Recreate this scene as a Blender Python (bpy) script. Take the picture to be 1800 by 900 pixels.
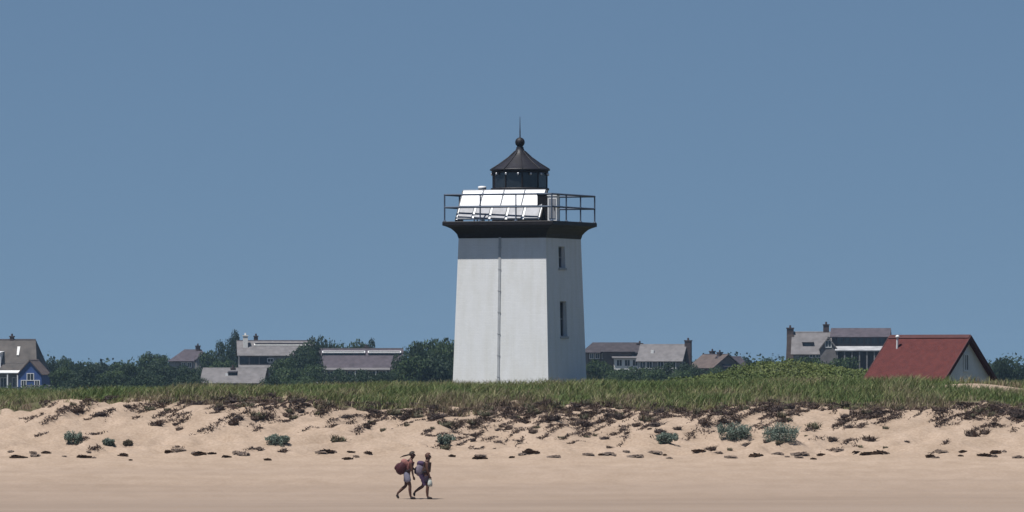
import bpy, bmesh, math, random
import numpy as np
from mathutils import Vector, Matrix
R = math.radians
rng = np.random.default_rng(7)
random.seed(7)

# ------------------------------------------------------------------ camera, sky, sun
for o in list(bpy.data.objects): bpy.data.objects.remove(o)
S = bpy.context.scene
COL = S.collection
K = 8.24e-5            # radians for one photograph pixel
CAMZ = 4.5             # lens height above the walkers' feet
HOR = 657              # photograph row of the horizon
cd = bpy.data.cameras.new('camera'); cam = bpy.data.objects.new('camera', cd); COL.objects.link(cam)
cam.location = (0, 0, CAMZ); cam.rotation_euler = (R(90), 0, 0)
cd.sensor_width = 36; cd.lens = 36 / (1800 * K); cd.shift_y = (HOR - 450) / 1800
cd.clip_start = 1; cd.clip_end = 20000
S.camera = cam
SUN_EL = 68.5; SUN_AZ = 50.0   # azimuth: degrees to the left of straight back past the camera
a, e = R(SUN_AZ), R(SUN_EL)
SUN = Vector((-math.sin(a) * math.cos(e), -math.cos(a) * math.cos(e), math.sin(e)))
w = bpy.data.worlds.new('World'); S.world = w; w.use_nodes = True
nt = w.node_tree; nt.nodes.clear()
sky = nt.nodes.new('ShaderNodeTexSky'); sky.sky_type = 'NISHITA'; sky.sun_disc = False
sky.sun_elevation = e; sky.sun_rotation = math.atan2(SUN.x, SUN.y)
sky.altitude = 0; sky.air_density = 1.0; sky.dust_density = 0.0; sky.ozone_density = 2.0
tint = nt.nodes.new('ShaderNodeMix'); tint.data_type = 'RGBA'; tint.blend_type = 'MULTIPLY'
tint.inputs[0].default_value = 1; tint.inputs[7].default_value = (0.93, 1.01, 1.06, 1)
bg = nt.nodes.new('ShaderNodeBackground'); bg.inputs[1].default_value = 0.056
wo = nt.nodes.new('ShaderNodeOutputWorld')
gen = nt.nodes.new('ShaderNodeTexCoord'); lift = nt.nodes.new('ShaderNodeMapping'); lift.inputs['Location'].default_value = (0, 0, 0.16)
nt.links.new(gen.outputs['Generated'], lift.inputs[0]); nt.links.new(lift.outputs[0], sky.inputs[0])   # clear air: the pale band of the horizon is kept low
nt.links.new(sky.outputs[0], tint.inputs[6]); nt.links.new(tint.outputs[2], bg.inputs[0]); nt.links.new(bg.outputs[0], wo.inputs[0])
sl = bpy.data.lights.new('sun', 'SUN'); sl.energy = 5.0; sl.angle = R(0.53); sl.color = (1, 0.975, 0.94)
so = bpy.data.objects.new('sun', sl); COL.objects.link(so); so.location = (-60, -60, 200)
so.rotation_euler = SUN.to_track_quat('Z', 'Y').to_euler()
S.view_settings.view_transform = 'Standard'; S.view_settings.look = 'None'
S.view_settings.exposure = 0.2; S.view_settings.gamma = 1
S.render.resolution_x = 1024; S.render.resolution_y = 512

# ------------------------------------------------------------------ helpers
def px(x, y, D):
    return Vector(((x - 900) * K * D, D, CAMZ - (y - HOR) * K * D))
def tag(o, label=None, cat=None, group=None, kind=None):
    if label: o['label'] = label
    if cat: o['category'] = cat
    if group: o['group'] = group
    if kind: o['kind'] = kind
    return o
def empty(name, loc, rz=0, label=None, cat=None, group=None):
    o = bpy.data.objects.new(name, None); COL.objects.link(o)
    o.location = loc; o.rotation_euler = (0, 0, rz); o.empty_display_size = .3
    return tag(o, label, cat, group)

class MB:
    def __init__(s): s.v = []; s.f = []; s.sm = []
    def add(s, vs, fs, smooth=False):
        n = len(s.v); s.v += [tuple(v) for v in vs]; s.f += [tuple(i + n for i in f) for f in fs]
        s.sm += [smooth] * len(fs); return s
    def box(s, x0, x1, y0, y1, z0, z1):
        return s.add([(x, y, z) for x in (x0, x1) for y in (y0, y1) for z in (z0, z1)],
                     [(0, 1, 3, 2), (4, 6, 7, 5), (0, 4, 5, 1), (2, 3, 7, 6), (0, 2, 6, 4), (1, 5, 7, 3)])
    def slab(s, quad, t):       # quad (4 points) thickened downward along its normal
        q = [Vector(p) for p in quad]
        n = (q[1] - q[0]).cross(q[3] - q[0]).normalized()
        if n.z < 0: n = -n
        lo = [p - n * t for p in q]
        return s.add(q + lo, [(0, 1, 2, 3), (7, 6, 5, 4), (0, 4, 5, 1), (1, 5, 6, 2), (2, 6, 7, 3), (3, 7, 4, 0)])
    def poly(s, pts, axis_vec, smooth=False):   # polygon extruded along a vector
        n = len(pts); a = [Vector(p) for p in pts]; b = [p + Vector(axis_vec) for p in a]
        return s.add(a + b, [tuple(range(n)), tuple(range(2 * n - 1, n - 1, -1))] + [(i, i + n, (i + 1) % n + n, (i + 1) % n) for i in range(n)], smooth)
    def tube(s, p0, p1, r0, r1=None, n=8, smooth=True):
        r1 = r0 if r1 is None else r1
        p0, p1 = Vector(p0), Vector(p1); d = (p1 - p0).normalized()
        u = d.orthogonal().normalized(); w_ = d.cross(u)
        vs = [p + (u * math.cos(t) + w_ * math.sin(t)) * r for p, r in ((p0, r0), (p1, r1)) for t in [2 * math.pi * i / n for i in range(n)]]
        s.add(vs, [(i, (i + 1) % n, (i + 1) % n + n, i + n) for i in range(n)], smooth)
        return s.add(vs, [tuple(range(n - 1, -1, -1)), tuple(range(n, 2 * n))])
    def lathe(s, prof, n=24, c=(0, 0), smooth=True, rot=0.0, cap=True):
        vs = [(c[0] + r * math.cos(2 * math.pi * i / n + rot), c[1] + r * math.sin(2 * math.pi * i / n + rot), z) for r, z in prof for i in range(n)]
        fs = [(k * n + i, k * n + (i + 1) % n, (k + 1) * n + (i + 1) % n, (k + 1) * n + i) for k in range(len(prof) - 1) for i in range(n)]
        s.add(vs, fs, smooth)
        if cap:
            s.add(vs[:n], [tuple(range(n - 1, -1, -1))]); s.add(vs[-n:], [tuple(range(n))])
        return s
    def build(s, name, mat, parent=None, loc=None):
        me = bpy.data.meshes.new(name); me.from_pydata(s.v, [], s.f); me.update()
        if any(s.sm): me.polygons.foreach_set('use_smooth', s.sm)
        o = bpy.data.objects.new(name, me); COL.objects.link(o)
        if mat: me.materials.append(mat)
        if parent: o.parent = parent
        if loc: o.location = loc
        return o

def np_mesh(name, V, F, mat, col=None, smooth=False):
    """mesh from numpy arrays; F is (m,k) with one face size"""
    me = bpy.data.meshes.new(name); m, k = F.shape
    me.vertices.add(len(V)); me.vertices.foreach_set('co', np.ascontiguousarray(V, dtype=np.float32).ravel())
    me.loops.add(m * k); me.loops.foreach_set('vertex_index', F.astype(np.int32).ravel())
    me.polygons.add(m); me.polygons.foreach_set('loop_start', np.arange(0, m * k, k, dtype=np.int32))
    if smooth: me.polygons.foreach_set('use_smooth', np.ones(m, dtype=bool))
    me.update(calc_edges=True); me.validate()
    if col is not None:
        at = me.color_attributes.new('tone', 'FLOAT_COLOR', 'POINT')
        c4 = np.ones((len(V), 4), dtype=np.float32); c4[:, :3] = col
        at.data.foreach_set('color', c4.ravel())
    me.materials.append(mat); return me
def link(name, me, parent=None, loc=None):
    o = bpy.data.objects.new(name, me); COL.objects.link(o)
    if parent: o.parent = parent
    if loc is not None: o.location = loc
    return o

# value noise on numpy arrays
def _h(i, j, s):
    n = (i * 374761393 + j * 668265263 + s * 1442695041) & 0x7fffffff
    n = ((n ^ (n >> 13)) * 1274126177) & 0x7fffffff
    return ((n ^ (n >> 16)) & 0xffff) / 65535.0
def vn(x, y, s=0):
    x = np.asarray(x, float); y = np.asarray(y, float)
    i = np.floor(x).astype(np.int64); j = np.floor(y).astype(np.int64); u = x - i; v = y - j
    u = u * u * (3 - 2 * u); v = v * v * (3 - 2 * v)
    return ((_h(i, j, s) * (1 - u) + _h(i + 1, j, s) * u) * (1 - v) + (_h(i, j + 1, s) * (1 - u) + _h(i + 1, j + 1, s) * u) * v) * 2 - 1
def fbm(x, y, s=0, o=3):
    t = 0; a_ = 1.0
    for k in range(o): t = t + a_ * vn(x * 2 ** k, y * 2 ** k, s + k); a_ *= .5
    return t

# ------------------------------------------------------------------ materials
def mat(name, color, rough=.7, var=.12, scale=3.0, bump=0.0, bscale=None, metal=0.0, spec=.3, stretch=(1, 1, 1), second=None):
    m = bpy.data.materials.new(name); m.use_nodes = True; t = m.node_tree; b = t.nodes['Principled BSDF']
    b.inputs['Roughness'].default_value = rough; b.inputs['Metallic'].default_value = metal; b.inputs['Specular IOR Level'].default_value = spec
    tc = t.nodes.new('ShaderNodeTexCoord'); mp = t.nodes.new('ShaderNodeMapping'); mp.inputs['Scale'].default_value = stretch
    n = t.nodes.new('ShaderNodeTexNoise'); n.inputs['Scale'].default_value = scale; n.inputs['Detail'].default_value = 5
    t.links.new(tc.outputs['Object'], mp.inputs[0]); t.links.new(mp.outputs[0], n.inputs['Vector'])
    r = t.nodes.new('ShaderNodeValToRGB')
    r.color_ramp.elements[0].position = .3; r.color_ramp.elements[1].position = .7
    c = Vector(color); s2 = Vector(second) if second else c * (1 + var)
    r.color_ramp.elements[0].color = (*(c * (1 - var)), 1); r.color_ramp.elements[1].color = (*s2, 1)
    t.links.new(n.outputs[0], r.inputs[0]); t.links.new(r.outputs[0], b.inputs['Base Color'])
    if bump:
        n2 = t.nodes.new('ShaderNodeTexNoise'); n2.inputs['Scale'].default_value = bscale or scale * 4; n2.inputs['Detail'].default_value = 4
        t.links.new(mp.outputs[0], n2.inputs['Vector'])
        bp = t.nodes.new('ShaderNodeBump'); bp.inputs['Strength'].default_value = bump; bp.inputs['Distance'].default_value = .05
        t.links.new(n2.outputs[0], bp.inputs['Height']); t.links.new(bp.outputs[0], b.inputs['Normal'])
    return m
def leaf_mat(name, gain=(1, 1, 1), transl=.25):
    m = bpy.data.materials.new(name); m.use_nodes = True; t = m.node_tree; b = t.nodes['Principled BSDF']
    b.inputs['Roughness'].default_value = .65; b.inputs['Specular IOR Level'].default_value = .25
    at = t.nodes.new('ShaderNodeAttribute'); at.attribute_name = 'tone'
    tc = t.nodes.new('ShaderNodeTexCoord')
    n = t.nodes.new('ShaderNodeTexNoise'); n.inputs['Scale'].default_value = .6; n.inputs['Detail'].default_value = 3
    t.links.new(tc.outputs['Object'], n.inputs['Vector'])
    r = t.nodes.new('ShaderNodeMapRange'); r.inputs[3].default_value = .75; r.inputs[4].default_value = 1.25
    t.links.new(n.outputs[0], r.inputs[0])
    mx = t.nodes.new('ShaderNodeMix'); mx.data_type = 'RGBA'; mx.blend_type = 'MULTIPLY'; mx.inputs[0].default_value = 1
    mx.inputs[7].default_value = (*gain, 1); t.links.new(at.outputs['Color'], mx.inputs[6])
    ml = t.nodes.new('ShaderNodeMix'); ml.data_type = 'RGBA'; ml.blend_type = 'MULTIPLY'; ml.inputs[0].default_value = 1
    t.links.new(mx.outputs[2], ml.inputs[6]); t.links.new(r.outputs[0], ml.inputs[7])
    t.links.new(ml.outputs[2], b.inputs['Base Color'])
    tr = t.nodes.new('ShaderNodeBsdfTranslucent'); t.links.new(ml.outputs[2], tr.inputs[0])
    ms = t.nodes.new('ShaderNodeMixShader'); ms.inputs[0].default_value = transl
    t.links.new(b.outputs[0], ms.inputs[1]); t.links.new(tr.outputs[0], ms.inputs[2])
    t.links.new(ms.outputs[0], t.nodes['Material Output'].inputs[0])
    return m

def brick_mat():
    m = bpy.data.materials.new('painted_brick'); m.use_nodes = True; t = m.node_tree; b = t.nodes['Principled BSDF']
    b.inputs['Roughness'].default_value = .6; b.inputs['Specular IOR Level'].default_value = .3
    tc = t.nodes.new('ShaderNodeTexCoord')
    sp = t.nodes.new('ShaderNodeSeparateXYZ'); t.links.new(tc.outputs['Object'], sp.inputs[0])
    ad = t.nodes.new('ShaderNodeMath'); ad.operation = 'ADD'; t.links.new(sp.outputs[0], ad.inputs[0]); t.links.new(sp.outputs[1], ad.inputs[1])
    cb = t.nodes.new('ShaderNodeCombineXYZ'); t.links.new(ad.outputs[0], cb.inputs[0]); t.links.new(sp.outputs[2], cb.inputs[1])
    br = t.nodes.new('ShaderNodeTexBrick'); br.inputs['Scale'].default_value = 1; br.inputs['Brick Width'].default_value = .22
    br.inputs['Row Height'].default_value = .075; br.inputs['Mortar Size'].default_value = .008
    br.inputs['Color1'].default_value = (.80, .80, .79, 1); br.inputs['Color2'].default_value = (.765, .765, .755, 1); br.inputs['Mortar'].default_value = (.74, .74, .735, 1)
    t.links.new(cb.outputs[0], br.inputs['Vector'])
    n = t.nodes.new('ShaderNodeTexNoise'); n.inputs['Scale'].default_value = 1.3; n.inputs['Detail'].default_value = 6
    mp = t.nodes.new('ShaderNodeMapping'); mp.inputs['Scale'].default_value = (2.5, 2.5, .45)
    t.links.new(tc.outputs['Object'], mp.inputs[0]); t.links.new(mp.outputs[0], n.inputs['Vector'])
    r = t.nodes.new('ShaderNodeValToRGB'); r.color_ramp.elements[0].position = .32; r.color_ramp.elements[0].color = (.93, .925, .90, 1)
    r.color_ramp.elements[1].position = .6; r.color_ramp.elements[1].color = (1, 1, 1, 1)
    t.links.new(n.outputs[0], r.inputs[0])
    mx = t.nodes.new('ShaderNodeMix'); mx.data_type = 'RGBA'; mx.blend_type = 'MULTIPLY'; mx.inputs[0].default_value = 1
    t.links.new(br.outputs[0], mx.inputs[6]); t.links.new(r.outputs[0], mx.inputs[7]); t.links.new(mx.outputs[2], b.inputs['Base Color'])
    bp = t.nodes.new('ShaderNodeBump'); bp.inputs['Strength'].default_value = .25; bp.inputs['Distance'].default_value = .006; bp.invert = True
    t.links.new(br.outputs[1], bp.inputs['Height']); t.links.new(bp.outputs[0], b.inputs['Normal'])
    return m

def ground_mat():
    m = bpy.data.materials.new('sand_and_turf'); m.use_nodes = True; t = m.node_tree; b = t.nodes['Principled BSDF']
    b.inputs['Roughness'].default_value = .9; b.inputs['Specular IOR Level'].default_value = .15
    tc = t.nodes.new('ShaderNodeTexCoord'); sp = t.nodes.new('ShaderNodeSeparateXYZ'); t.links.new(tc.outputs['Object'], sp.inputs[0])
    def noise(scale, det, st=(1, 1, 1)):
        mp = t.nodes.new('ShaderNodeMapping'); mp.inputs['Scale'].default_value = st
        n = t.nodes.new('ShaderNodeTexNoise'); n.inputs['Scale'].default_value = scale; n.inputs['Detail'].default_value = det
        t.links.new(tc.outputs['Object'], mp.inputs[0]); t.links.new(mp.outputs[0], n.inputs['Vector']); return n.outputs[0]
    def ramp(src, p0, c0, p1, c1):
        r = t.nodes.new('ShaderNodeValToRGB'); r.color_ramp.elements[0].position = p0; r.color_ramp.elements[0].color = (*c0, 1)
        r.color_ramp.elements[1].position = p1; r.color_ramp.elements[1].color = (*c1, 1); t.links.new(src, r.inputs[0]); return r.outputs[0]
    def mixc(f, a_, b_, mode='MIX'):
        x = t.nodes.new('ShaderNodeMix'); x.data_type = 'RGBA'; x.blend_type = mode
        if isinstance(f, float): x.inputs[0].default_value = f
        else: t.links.new(f, x.inputs[0])
        t.links.new(a_, x.inputs[6]); t.links.new(b_, x.inputs[7]); return x.outputs[2]
    def math_(op, a_, b_=None):
        x = t.nodes.new('ShaderNodeMath'); x.operation = op
        for k, q in ((0, a_), (1, b_)):
            if q is None: continue
            if isinstance(q, (int, float)): x.inputs[k].default_value = q
            else: t.links.new(q, x.inputs[k])
        return x.outputs[0]
    dry = ramp(noise(.9, 6, (1, .5, 1)), .3, (.31, .232, .17), .7, (.376, .287, .218))
    fine = ramp(noise(9, 4), .35, (.86, .84, .82), .65, (1.06, 1.06, 1.06))
    dry = mixc(1.0, dry, fine, 'MULTIPLY')
    # damper sand towards the water, in long streaks left by the tide
    damp = ramp(noise(.5, 5, (.06, 1, 1)), .35, (.222, .166, .126), .65, (.262, .20, .156))
    lev = math_('ADD', sp.outputs[2], math_('MULTIPLY', math_('SUBTRACT', noise(.35, 4, (.15, 1, 1)), .5), 1.1))
    fd = t.nodes.new('ShaderNodeMapRange'); fd.inputs[1].default_value = -.35; fd.inputs[2].default_value = 1.0; t.links.new(lev, fd.inputs[0])
    sand = mixc(fd.outputs[0], damp, dry)
    turf = ramp(noise(1.4, 6), .35, (.085, .062, .040), .65, (.085, .088, .04))
    at = t.nodes.new('ShaderNodeAttribute'); at.attribute_name = 'tone'
    fac = t.nodes.new('ShaderNodeSeparateColor'); t.links.new(at.outputs['Color'], fac.inputs[0])
    edge = math_('ADD', fac.outputs[0], math_('MULTIPLY', math_('SUBTRACT', noise(1.6, 5), .5), .55))
    er = t.nodes.new('ShaderNodeMapRange'); er.inputs[1].default_value = .4; er.inputs[2].default_value = .6; t.links.new(edge, er.inputs[0])
    t.links.new(mixc(er.outputs[0], sand, turf), b.inputs['Base Color'])
    bp = t.nodes.new('ShaderNodeBump'); bp.inputs['Strength'].default_value = .5; bp.inputs['Distance'].default_value = .06
    t.links.new(noise(3.0, 6, (.7, 1, 1)), bp.inputs['Height']); t.links.new(bp.outputs[0], b.inputs['Normal'])
    return m

M = dict(
    brick=brick_mat(), ground=ground_mat(),
    black=mat('black_iron', (.013, .011, .013), .55, .3, 6, .2),
    roofblack=mat('lantern_roof_iron', (.016, .0145, .018), .5, .25, 4, .15),
    rail=mat('weathered_rail', (.07, .095, .14), .45, .2, 5),
    conduit=mat('grey_conduit', (.40, .41, .42), .5, .1, 4),
    glass=mat('dark_glass', (.02, .025, .03), .08, .2, 2, spec=.6),
    solar=mat('solar_glass', (.30, .31, .36), .34, .25, 3, spec=.9),
    solar_dusty=mat('dusty_solar_glass', (.16, .165, .19), .55, .35, 3, spec=.8),
    alu=mat('aluminium', (.62, .62, .63), .35, .1, 5, metal=.6),
    whitemetal=mat('white_metal', (.75, .75, .74), .45, .06, 4),
    greybox=mat('grey_cabinet', (.26, .27, .29), .5, .12, 4),
    redroof=mat('red_shingle', (.078, .0155, .0145), .8, .12, 3.5, .6, 16, second=(.098, .021, .018)),
    redtrim=mat('dark_red_trim', (.07, .022, .022), .7, .2, 3),
    whitewall=mat('white_render', (.72, .72, .70), .7, .07, 2, .2),
    greyshingle=mat('silver_grey_shingle', (.15, .14, .14), .85, .2, 1.2, .5, 5),
    darkshingle=mat('dark_brown_shingle', (.05, .042, .046), .85, .3, 1.2, .5, 5),
    brownshingle=mat('brown_shingle', (.10, .075, .065), .85, .25, 1.2, .5, 5),
    greybrown=mat('grey_brown_shingle', (.085, .074, .066), .85, .3, .8, .5, 5),
    greyporch=mat('pale_grey_metal', (.36, .36, .37), .6, .25, .8),
    purpleshingle=mat('mauve_grey_shingle', (.072, .06, .07), .85, .25, 1.2, .5, 5),
    bluewall=mat('blue_clapboard', (.035, .075, .22), .7, .15, 1.5, .3, 6),
    greywall=mat('grey_clapboard', (.19, .185, .185), .75, .15, 1.5, .3, 6),
    darkwall=mat('dark_weathered_wall', (.05, .047, .055), .8, .25, 1.5, .3, 6),
    trim=mat('white_trim', (.70, .70, .69), .6, .06, 2),
    chimney=mat('chimney_brick', (.06, .042, .04), .85, .3, 3, .5, 8),
    palechimney=mat('whitewashed_chimney', (.66, .65, .62), .8, .1, 3, .3, 8),
    bark=mat('bark', (.07, .055, .042), .9, .3, 4, .6, 12),
    leaf=leaf_mat('tree_leaves'), grass=leaf_mat('grass_blades', transl=.2), weed=leaf_mat('seaweed', transl=.05),
    skin=mat('tanned_skin', (.085, .040, .028), .55, .1, 8), skin2=mat('sunburnt_skin', (.095, .044, .03), .55, .1, 8),
    hair=mat('dark_hair', (.03, .02, .015), .6, .3, 20), hair2=mat('auburn_hair', (.075, .03, .018), .6, .3, 20),
    pinkshirt=mat('faded_pink_cotton', (.27, .12, .105), .9, .12, 8, .3), maroon=mat('maroon_nylon', (.055, .012, .016), .6, .25, 8, .3),
    darkstrap=mat('dark_webbing', (.02, .016, .02), .8, .2, 20), greyshorts=mat('pale_grey_cotton', (.20, .195, .25), .9, .12, 8, .3),
    plumshorts=mat('dark_plum_cotton', (.028, .018, .03), .9, .2, 8, .3), browntop=mat('brown_cotton', (.10, .06, .045), .9, .15, 8, .3),
    lilac=mat('lilac_nylon', (.20, .17, .215), .7, .12, 8, .3), purple=mat('purple_nylon', (.055, .03, .07), .7, .2, 8, .3),
    whitebag=mat('white_canvas', (.40, .42, .38), .85, .08, 8, .3), shoe=mat('dark_leather', (.03, .022, .02), .7, .2, 12),
)

# ------------------------------------------------------------------ ground
CREST = [(-900, 0), (0, -.34), (60, -.12), (130, .24), (300, .2), (450, .2), (560, .12), (650, -.06), (900, -.02), (1150, -.08), (1500, -.08), (1700, .05), (1800, -.06), (2700, 0)]
BACK = [(-900, -.3), (0, -.42), (150, -.3), (400, -.2), (700, -.06), (900, .04), (1150, .08), (1500, .05), (1800, 0), (2700, 0)]
def H(x, y):
    x = np.asarray(x, float); y = np.asarray(y, float)
    wob = vn(x * .16, 0 * x, 3) * 1.1 + vn(x * .55, 0 * x, 4) * .55
    near = np.clip((y - 262) / 8, 0, 1) * np.clip((300 - y) / 12, 0, 1)
    yy = y + wob * near
    z = np.interp(yy, [150, 200, 233, 250, 271, 275, 280.5, 283, 300, 330, 345, 400, 900, 4000],
                  [-3, -3, -1.0, 0, 1.22, 1.68, 2.98, 3.24, 3.76, 3.62, 2.5, 2.0, 1.2, 1.0])
    P = x / (K * 285) + 900
    cz = np.interp(P, [c[0] for c in CREST], [c[1] for c in CREST])
    z = z + cz * np.clip((y - 276) / 6, 0, 1) * np.clip((297 - y) / 9, 0, 1)
    bz = np.interp(P, [c[0] for c in BACK], [c[1] for c in BACK])
    z = z + bz * np.clip((y - 288) / 9, 0, 1) * np.clip((350 - y) / 30, 0, 1)
    # slumped, hummocky sand on the face of the dune and gentle ripples on the beach
    face = np.clip((y - 271) / 3, 0, 1) * np.clip((288 - y) / 4, 0, 1)
    z = z + face * (fbm(x * .9 + y * .55, y * .9, 11, 3) * .11 + vn(x * 2.1 + y * 1.5, y * 1.9, 15) * .105 * (vn(x * .3, y * .4, 16) > -.2) + np.abs(vn(x * .6 - y * .5, y * .2, 19)) * .32 - .09)
    bch = np.clip((y - 235) / 6, 0, 1) * np.clip((273 - y) / 3, 0, 1)
    z = z + bch * (fbm(x * .05, y * .35, 23, 2) * .05 + fbm(x * .8, y * .9, 27, 2) * .012)
    top = np.clip((y - 283) / 6, 0, 1) * np.clip((420 - y) / 60, 0, 1)
    z = z + top * fbm(x * .22, y * .12, 31, 2) * .12
    # green mound beyond the dune, and the sandy hollow by the red roofed shed
    z = z + 2.25 * np.exp(-((x - 15.0) / 5.6) ** 2 / 2 - ((y - 374) / 12) ** 2 / 2)
    z = z + .34 * np.exp(-((x - 20.8) / 2.0) ** 2 / 2 - ((y - 306) / 2.6) ** 2 / 2)
    return z
def hz(x, y): return float(H(np.array([x]), np.array([y]))[0])
def hit(pxx, pyy, d0=238., d1=330.):
    """where the sight line through a place in the photograph meets the ground"""
    d = np.linspace(d0, d1, 1800); x = (pxx - 900) * K * d; z = CAMZ - (pyy - HOR) * K * d
    g = H(x, d) - z; i = int(np.argmax(g > 0)) if (g > 0).any() else len(d) - 1
    return Vector((x[i], d[i], hz(x[i], d[i])))
def edge_y(x):        # where the grass begins on top of the dune
    return 281.7 + vn(x * .3, 0 * x, 41) * .8 + vn(x * 1.1, 0 * x, 42) * .7 - (vn(x * .16, 0 * x, 3) * 1.1 + vn(x * .55, 0 * x, 4) * .55) * .8
def sandpatch(x, y): return np.exp(-((x - 20.8) / 1.9) ** 2 / 2 - ((y - 302.0) / 2.3) ** 2 / 2)
def seg(*parts):
    out = []
    for a_, b_, n in parts: out += list(np.linspace(a_, b_, n, endpoint=False))
    return np.array(out + [parts[-1][1]])
gx = seg((-1500, -200, 14), (-200, -60, 20), (-60, -27, 44), (-27, 27, 400), (27, 60, 44), (60, 200, 20), (200, 1500, 14))
gy = seg((-400, 150, 8), (150, 232, 30), (232, 268, 90), (268, 292, 170), (292, 330, 76), (330, 430, 80), (430, 1000, 40), (1000, 2600, 20))
XX, YY = np.meshgrid(gx, gy); ZZ = H(XX, YY)
nx, ny = len(gx), len(gy); idx = np.arange(nx * ny).reshape(ny, nx)
F = np.stack([idx[:-1, :-1], idx[:-1, 1:], idx[1:, 1:], idx[1:, :-1]], -1).reshape(-1, 4)
V = np.stack([XX, YY, ZZ], -1).reshape(-1, 3)
green = np.clip((YY - edge_y(XX)) / 1.6 + .12, 0, 1) * (1 - np.clip(sandpatch(XX, YY) * 1.8, 0, 1))
me = np_mesh('ground', V, F, M['ground'], col=np.repeat(green.reshape(-1, 1), 3, 1), smooth=True)
tag(link('ground', me), 'pale sandy beach rising to a grass topped dune', 'ground', kind='structure')

def water_mat():
    m = mat('sea_water', (.02, .05, .07), .08, .2, .3, .6, 1.5, spec=.5); return m
wm = MB(); wm.add([(-1500, -400, -1.25), (1500, -400, -1.25), (1500, 233.5, -1.25), (-1500, 233.5, -1.25)], [(0, 1, 2, 3)])
tag(wm.build('sea', water_mat()), 'calm sea in front of the beach', 'sea', kind='structure')

# ------------------------------------------------------------------ lighthouse
LD = 312.0; TH = R(22.3)
base = px(914, 657, LD); gz = hz(base.x, base.y)
LH = empty('lighthouse', (base.x, base.y, gz), -TH, 'square white brick lighthouse with black cornice and black lantern', 'lighthouse')
def lz(y): return CAMZ - (y - HOR) * K * LD - gz      # photograph row -> height above the lighthouse foot
HB, HT, ZT = 2.33, 2.117, lz(418)
def hh(z): return HB + (HT - HB) * z / ZT
wall = MB()
def facequad(side, t0, t1, z0, z1):
    def p(t, z):
        q = Vector((hh(z), t * hh(z), z)); return Matrix.Rotation(side * math.pi / 2, 3, 'Z') @ q
    wall.add([p(t0, z0), p(t1, z0), p(t1, z1), p(t0, z1)], [(0, 1, 2, 3)])
wins = [(-.30, .06, lz(592), lz(530)), (-.30, .06, lz(472), lz(434))]
for s in (1, 2, 3): facequad(s, -1, 1, -.35, ZT)
t0, t1 = wins[0][:2]
for a_, b_ in ((-1, t0), (t1, 1)): facequad(0, a_, b_, -.35, ZT)
zc = -.35
for wt0, wt1, z0, z1 in wins: facequad(0, t0, t1, zc, z0); zc = z1
facequad(0, t0, t1, zc, ZT)
DEP = .20
for wt0, wt1, z0, z1 in wins:      # reveals
    o4 = [Vector((hh(z), t * hh(z), z)) for t, z in ((wt0, z0), (wt1, z0), (wt1, z1), (wt0, z1))]
    i4 = [v - Vector((DEP, 0, 0)) for v in o4]
    wall.add(o4 + i4, [(0, 1, 5, 4), (1, 2, 6, 5), (2, 3, 7, 6), (3, 0, 4, 7)])
wall.build('wall', M['brick'], LH)
for wt0, wt1, z0, z1 in wins:
    def P(t, z, d): return Vector((hh(z) - d, t * hh(z), z))
    fr = MB(); y0, y1 = wt0 * hh(z0), wt1 * hh(z0); xa = hh((z0 + z1) / 2) - DEP - .02
    f = .05
    for b4 in ((y0, y1, z0, z0 + f), (y0, y1, z1 - f, z1), (y0, y0 + f, z0 + f, z1 - f), (y1 - f, y1, z0 + f, z1 - f), (y0 + f, y1 - f, (z0 + z1) / 2 - .02, (z0 + z1) / 2 + .02)):
        fr.box(xa, xa + .045, *b4)
    wf = fr.build('window', M['greybox'], LH)
    MB().box(xa - .02, xa + .012, y0 - .02, y1 + .02, z0 - .02, z1 + .02).build('pane', M['glass'], wf)
    MB().box(hh(z0) - DEP + .03, hh(z0) + .06, y0 - .06, y1 + .06, z0 - .09, z0 + .012).build('sill', M['conduit'], wf)
# conduit up the lit face (local -y), a little left of its middle
cu = MB(); cx = -.10
for za, zb in ((-.1, ZT - .02),):
    ya, yb = -hh(za), -hh(zb)
    cu.add([(cx - .055, ya + .02, za), (cx + .055, ya + .02, za), (cx + .055, ya - .03, za), (cx - .055, ya - .03, za),
            (cx - .055, yb + .02, zb), (cx + .055, yb + .02, zb), (cx + .055, yb - .03, zb), (cx - .055, yb - .03, zb)],
           [(0, 1, 2, 3), (7, 6, 5, 4), (0, 4, 5, 1), (1, 5, 6, 2), (2, 6, 7, 3), (3, 7, 4, 0)])
conduit = cu.build('conduit', M['conduit'], LH)
for z in np.linspace(.6, ZT - .5, 7):
    MB().box(cx - .07, cx + .07, -hh(z) - .04, -hh(z) + .01, z, z + .05).build('bracket', M['conduit'], conduit)
# corner trims of the narrow face
for sy in (-1,):
    ct = MB(); za, zb = -.3, ZT - .005
    vs = []
    for z in (za, zb):
        h = hh(z); vs += [(h - .16, sy * (h + .012), z), (h + .014, sy * (h + .012), z), (h + .014, sy * (h - .10), z), (h - .16, sy * (h - .10), z)]
    ct.add(vs, [(0, 1, 2, 3), (7, 6, 5, 4), (0, 4, 5, 1), (1, 5, 6, 2), (2, 6, 7, 3), (3, 7, 4, 0)])
ZD = lz(390.5)
prof = [(HT + .004, lz(420)), (HT + .03, lz(417)), (2.17, lz(413)), (2.26, lz(408)), (2.38, lz(403)), (2.52, lz(400)), (2.61, lz(398.6))]
def sqloft(prof, capb=True):
    m = MB(); vs = []
    for h, z in prof: vs += [(-h, -h, z), (h, -h, z), (h, h, z), (-h, h, z)]
    n = len(prof)
    m.add(vs, [(k * 4 + i, k * 4 + (i + 1) % 4, k * 4 + 4 + (i + 1) % 4, k * 4 + 4 + i) for k in range(n - 1) for i in range(4)] + [(3, 2, 1, 0), tuple(range(4 * n - 4, 4 * n))])
    return m
corn = sqloft(prof).build('cornice', M['black'], LH)
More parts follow.
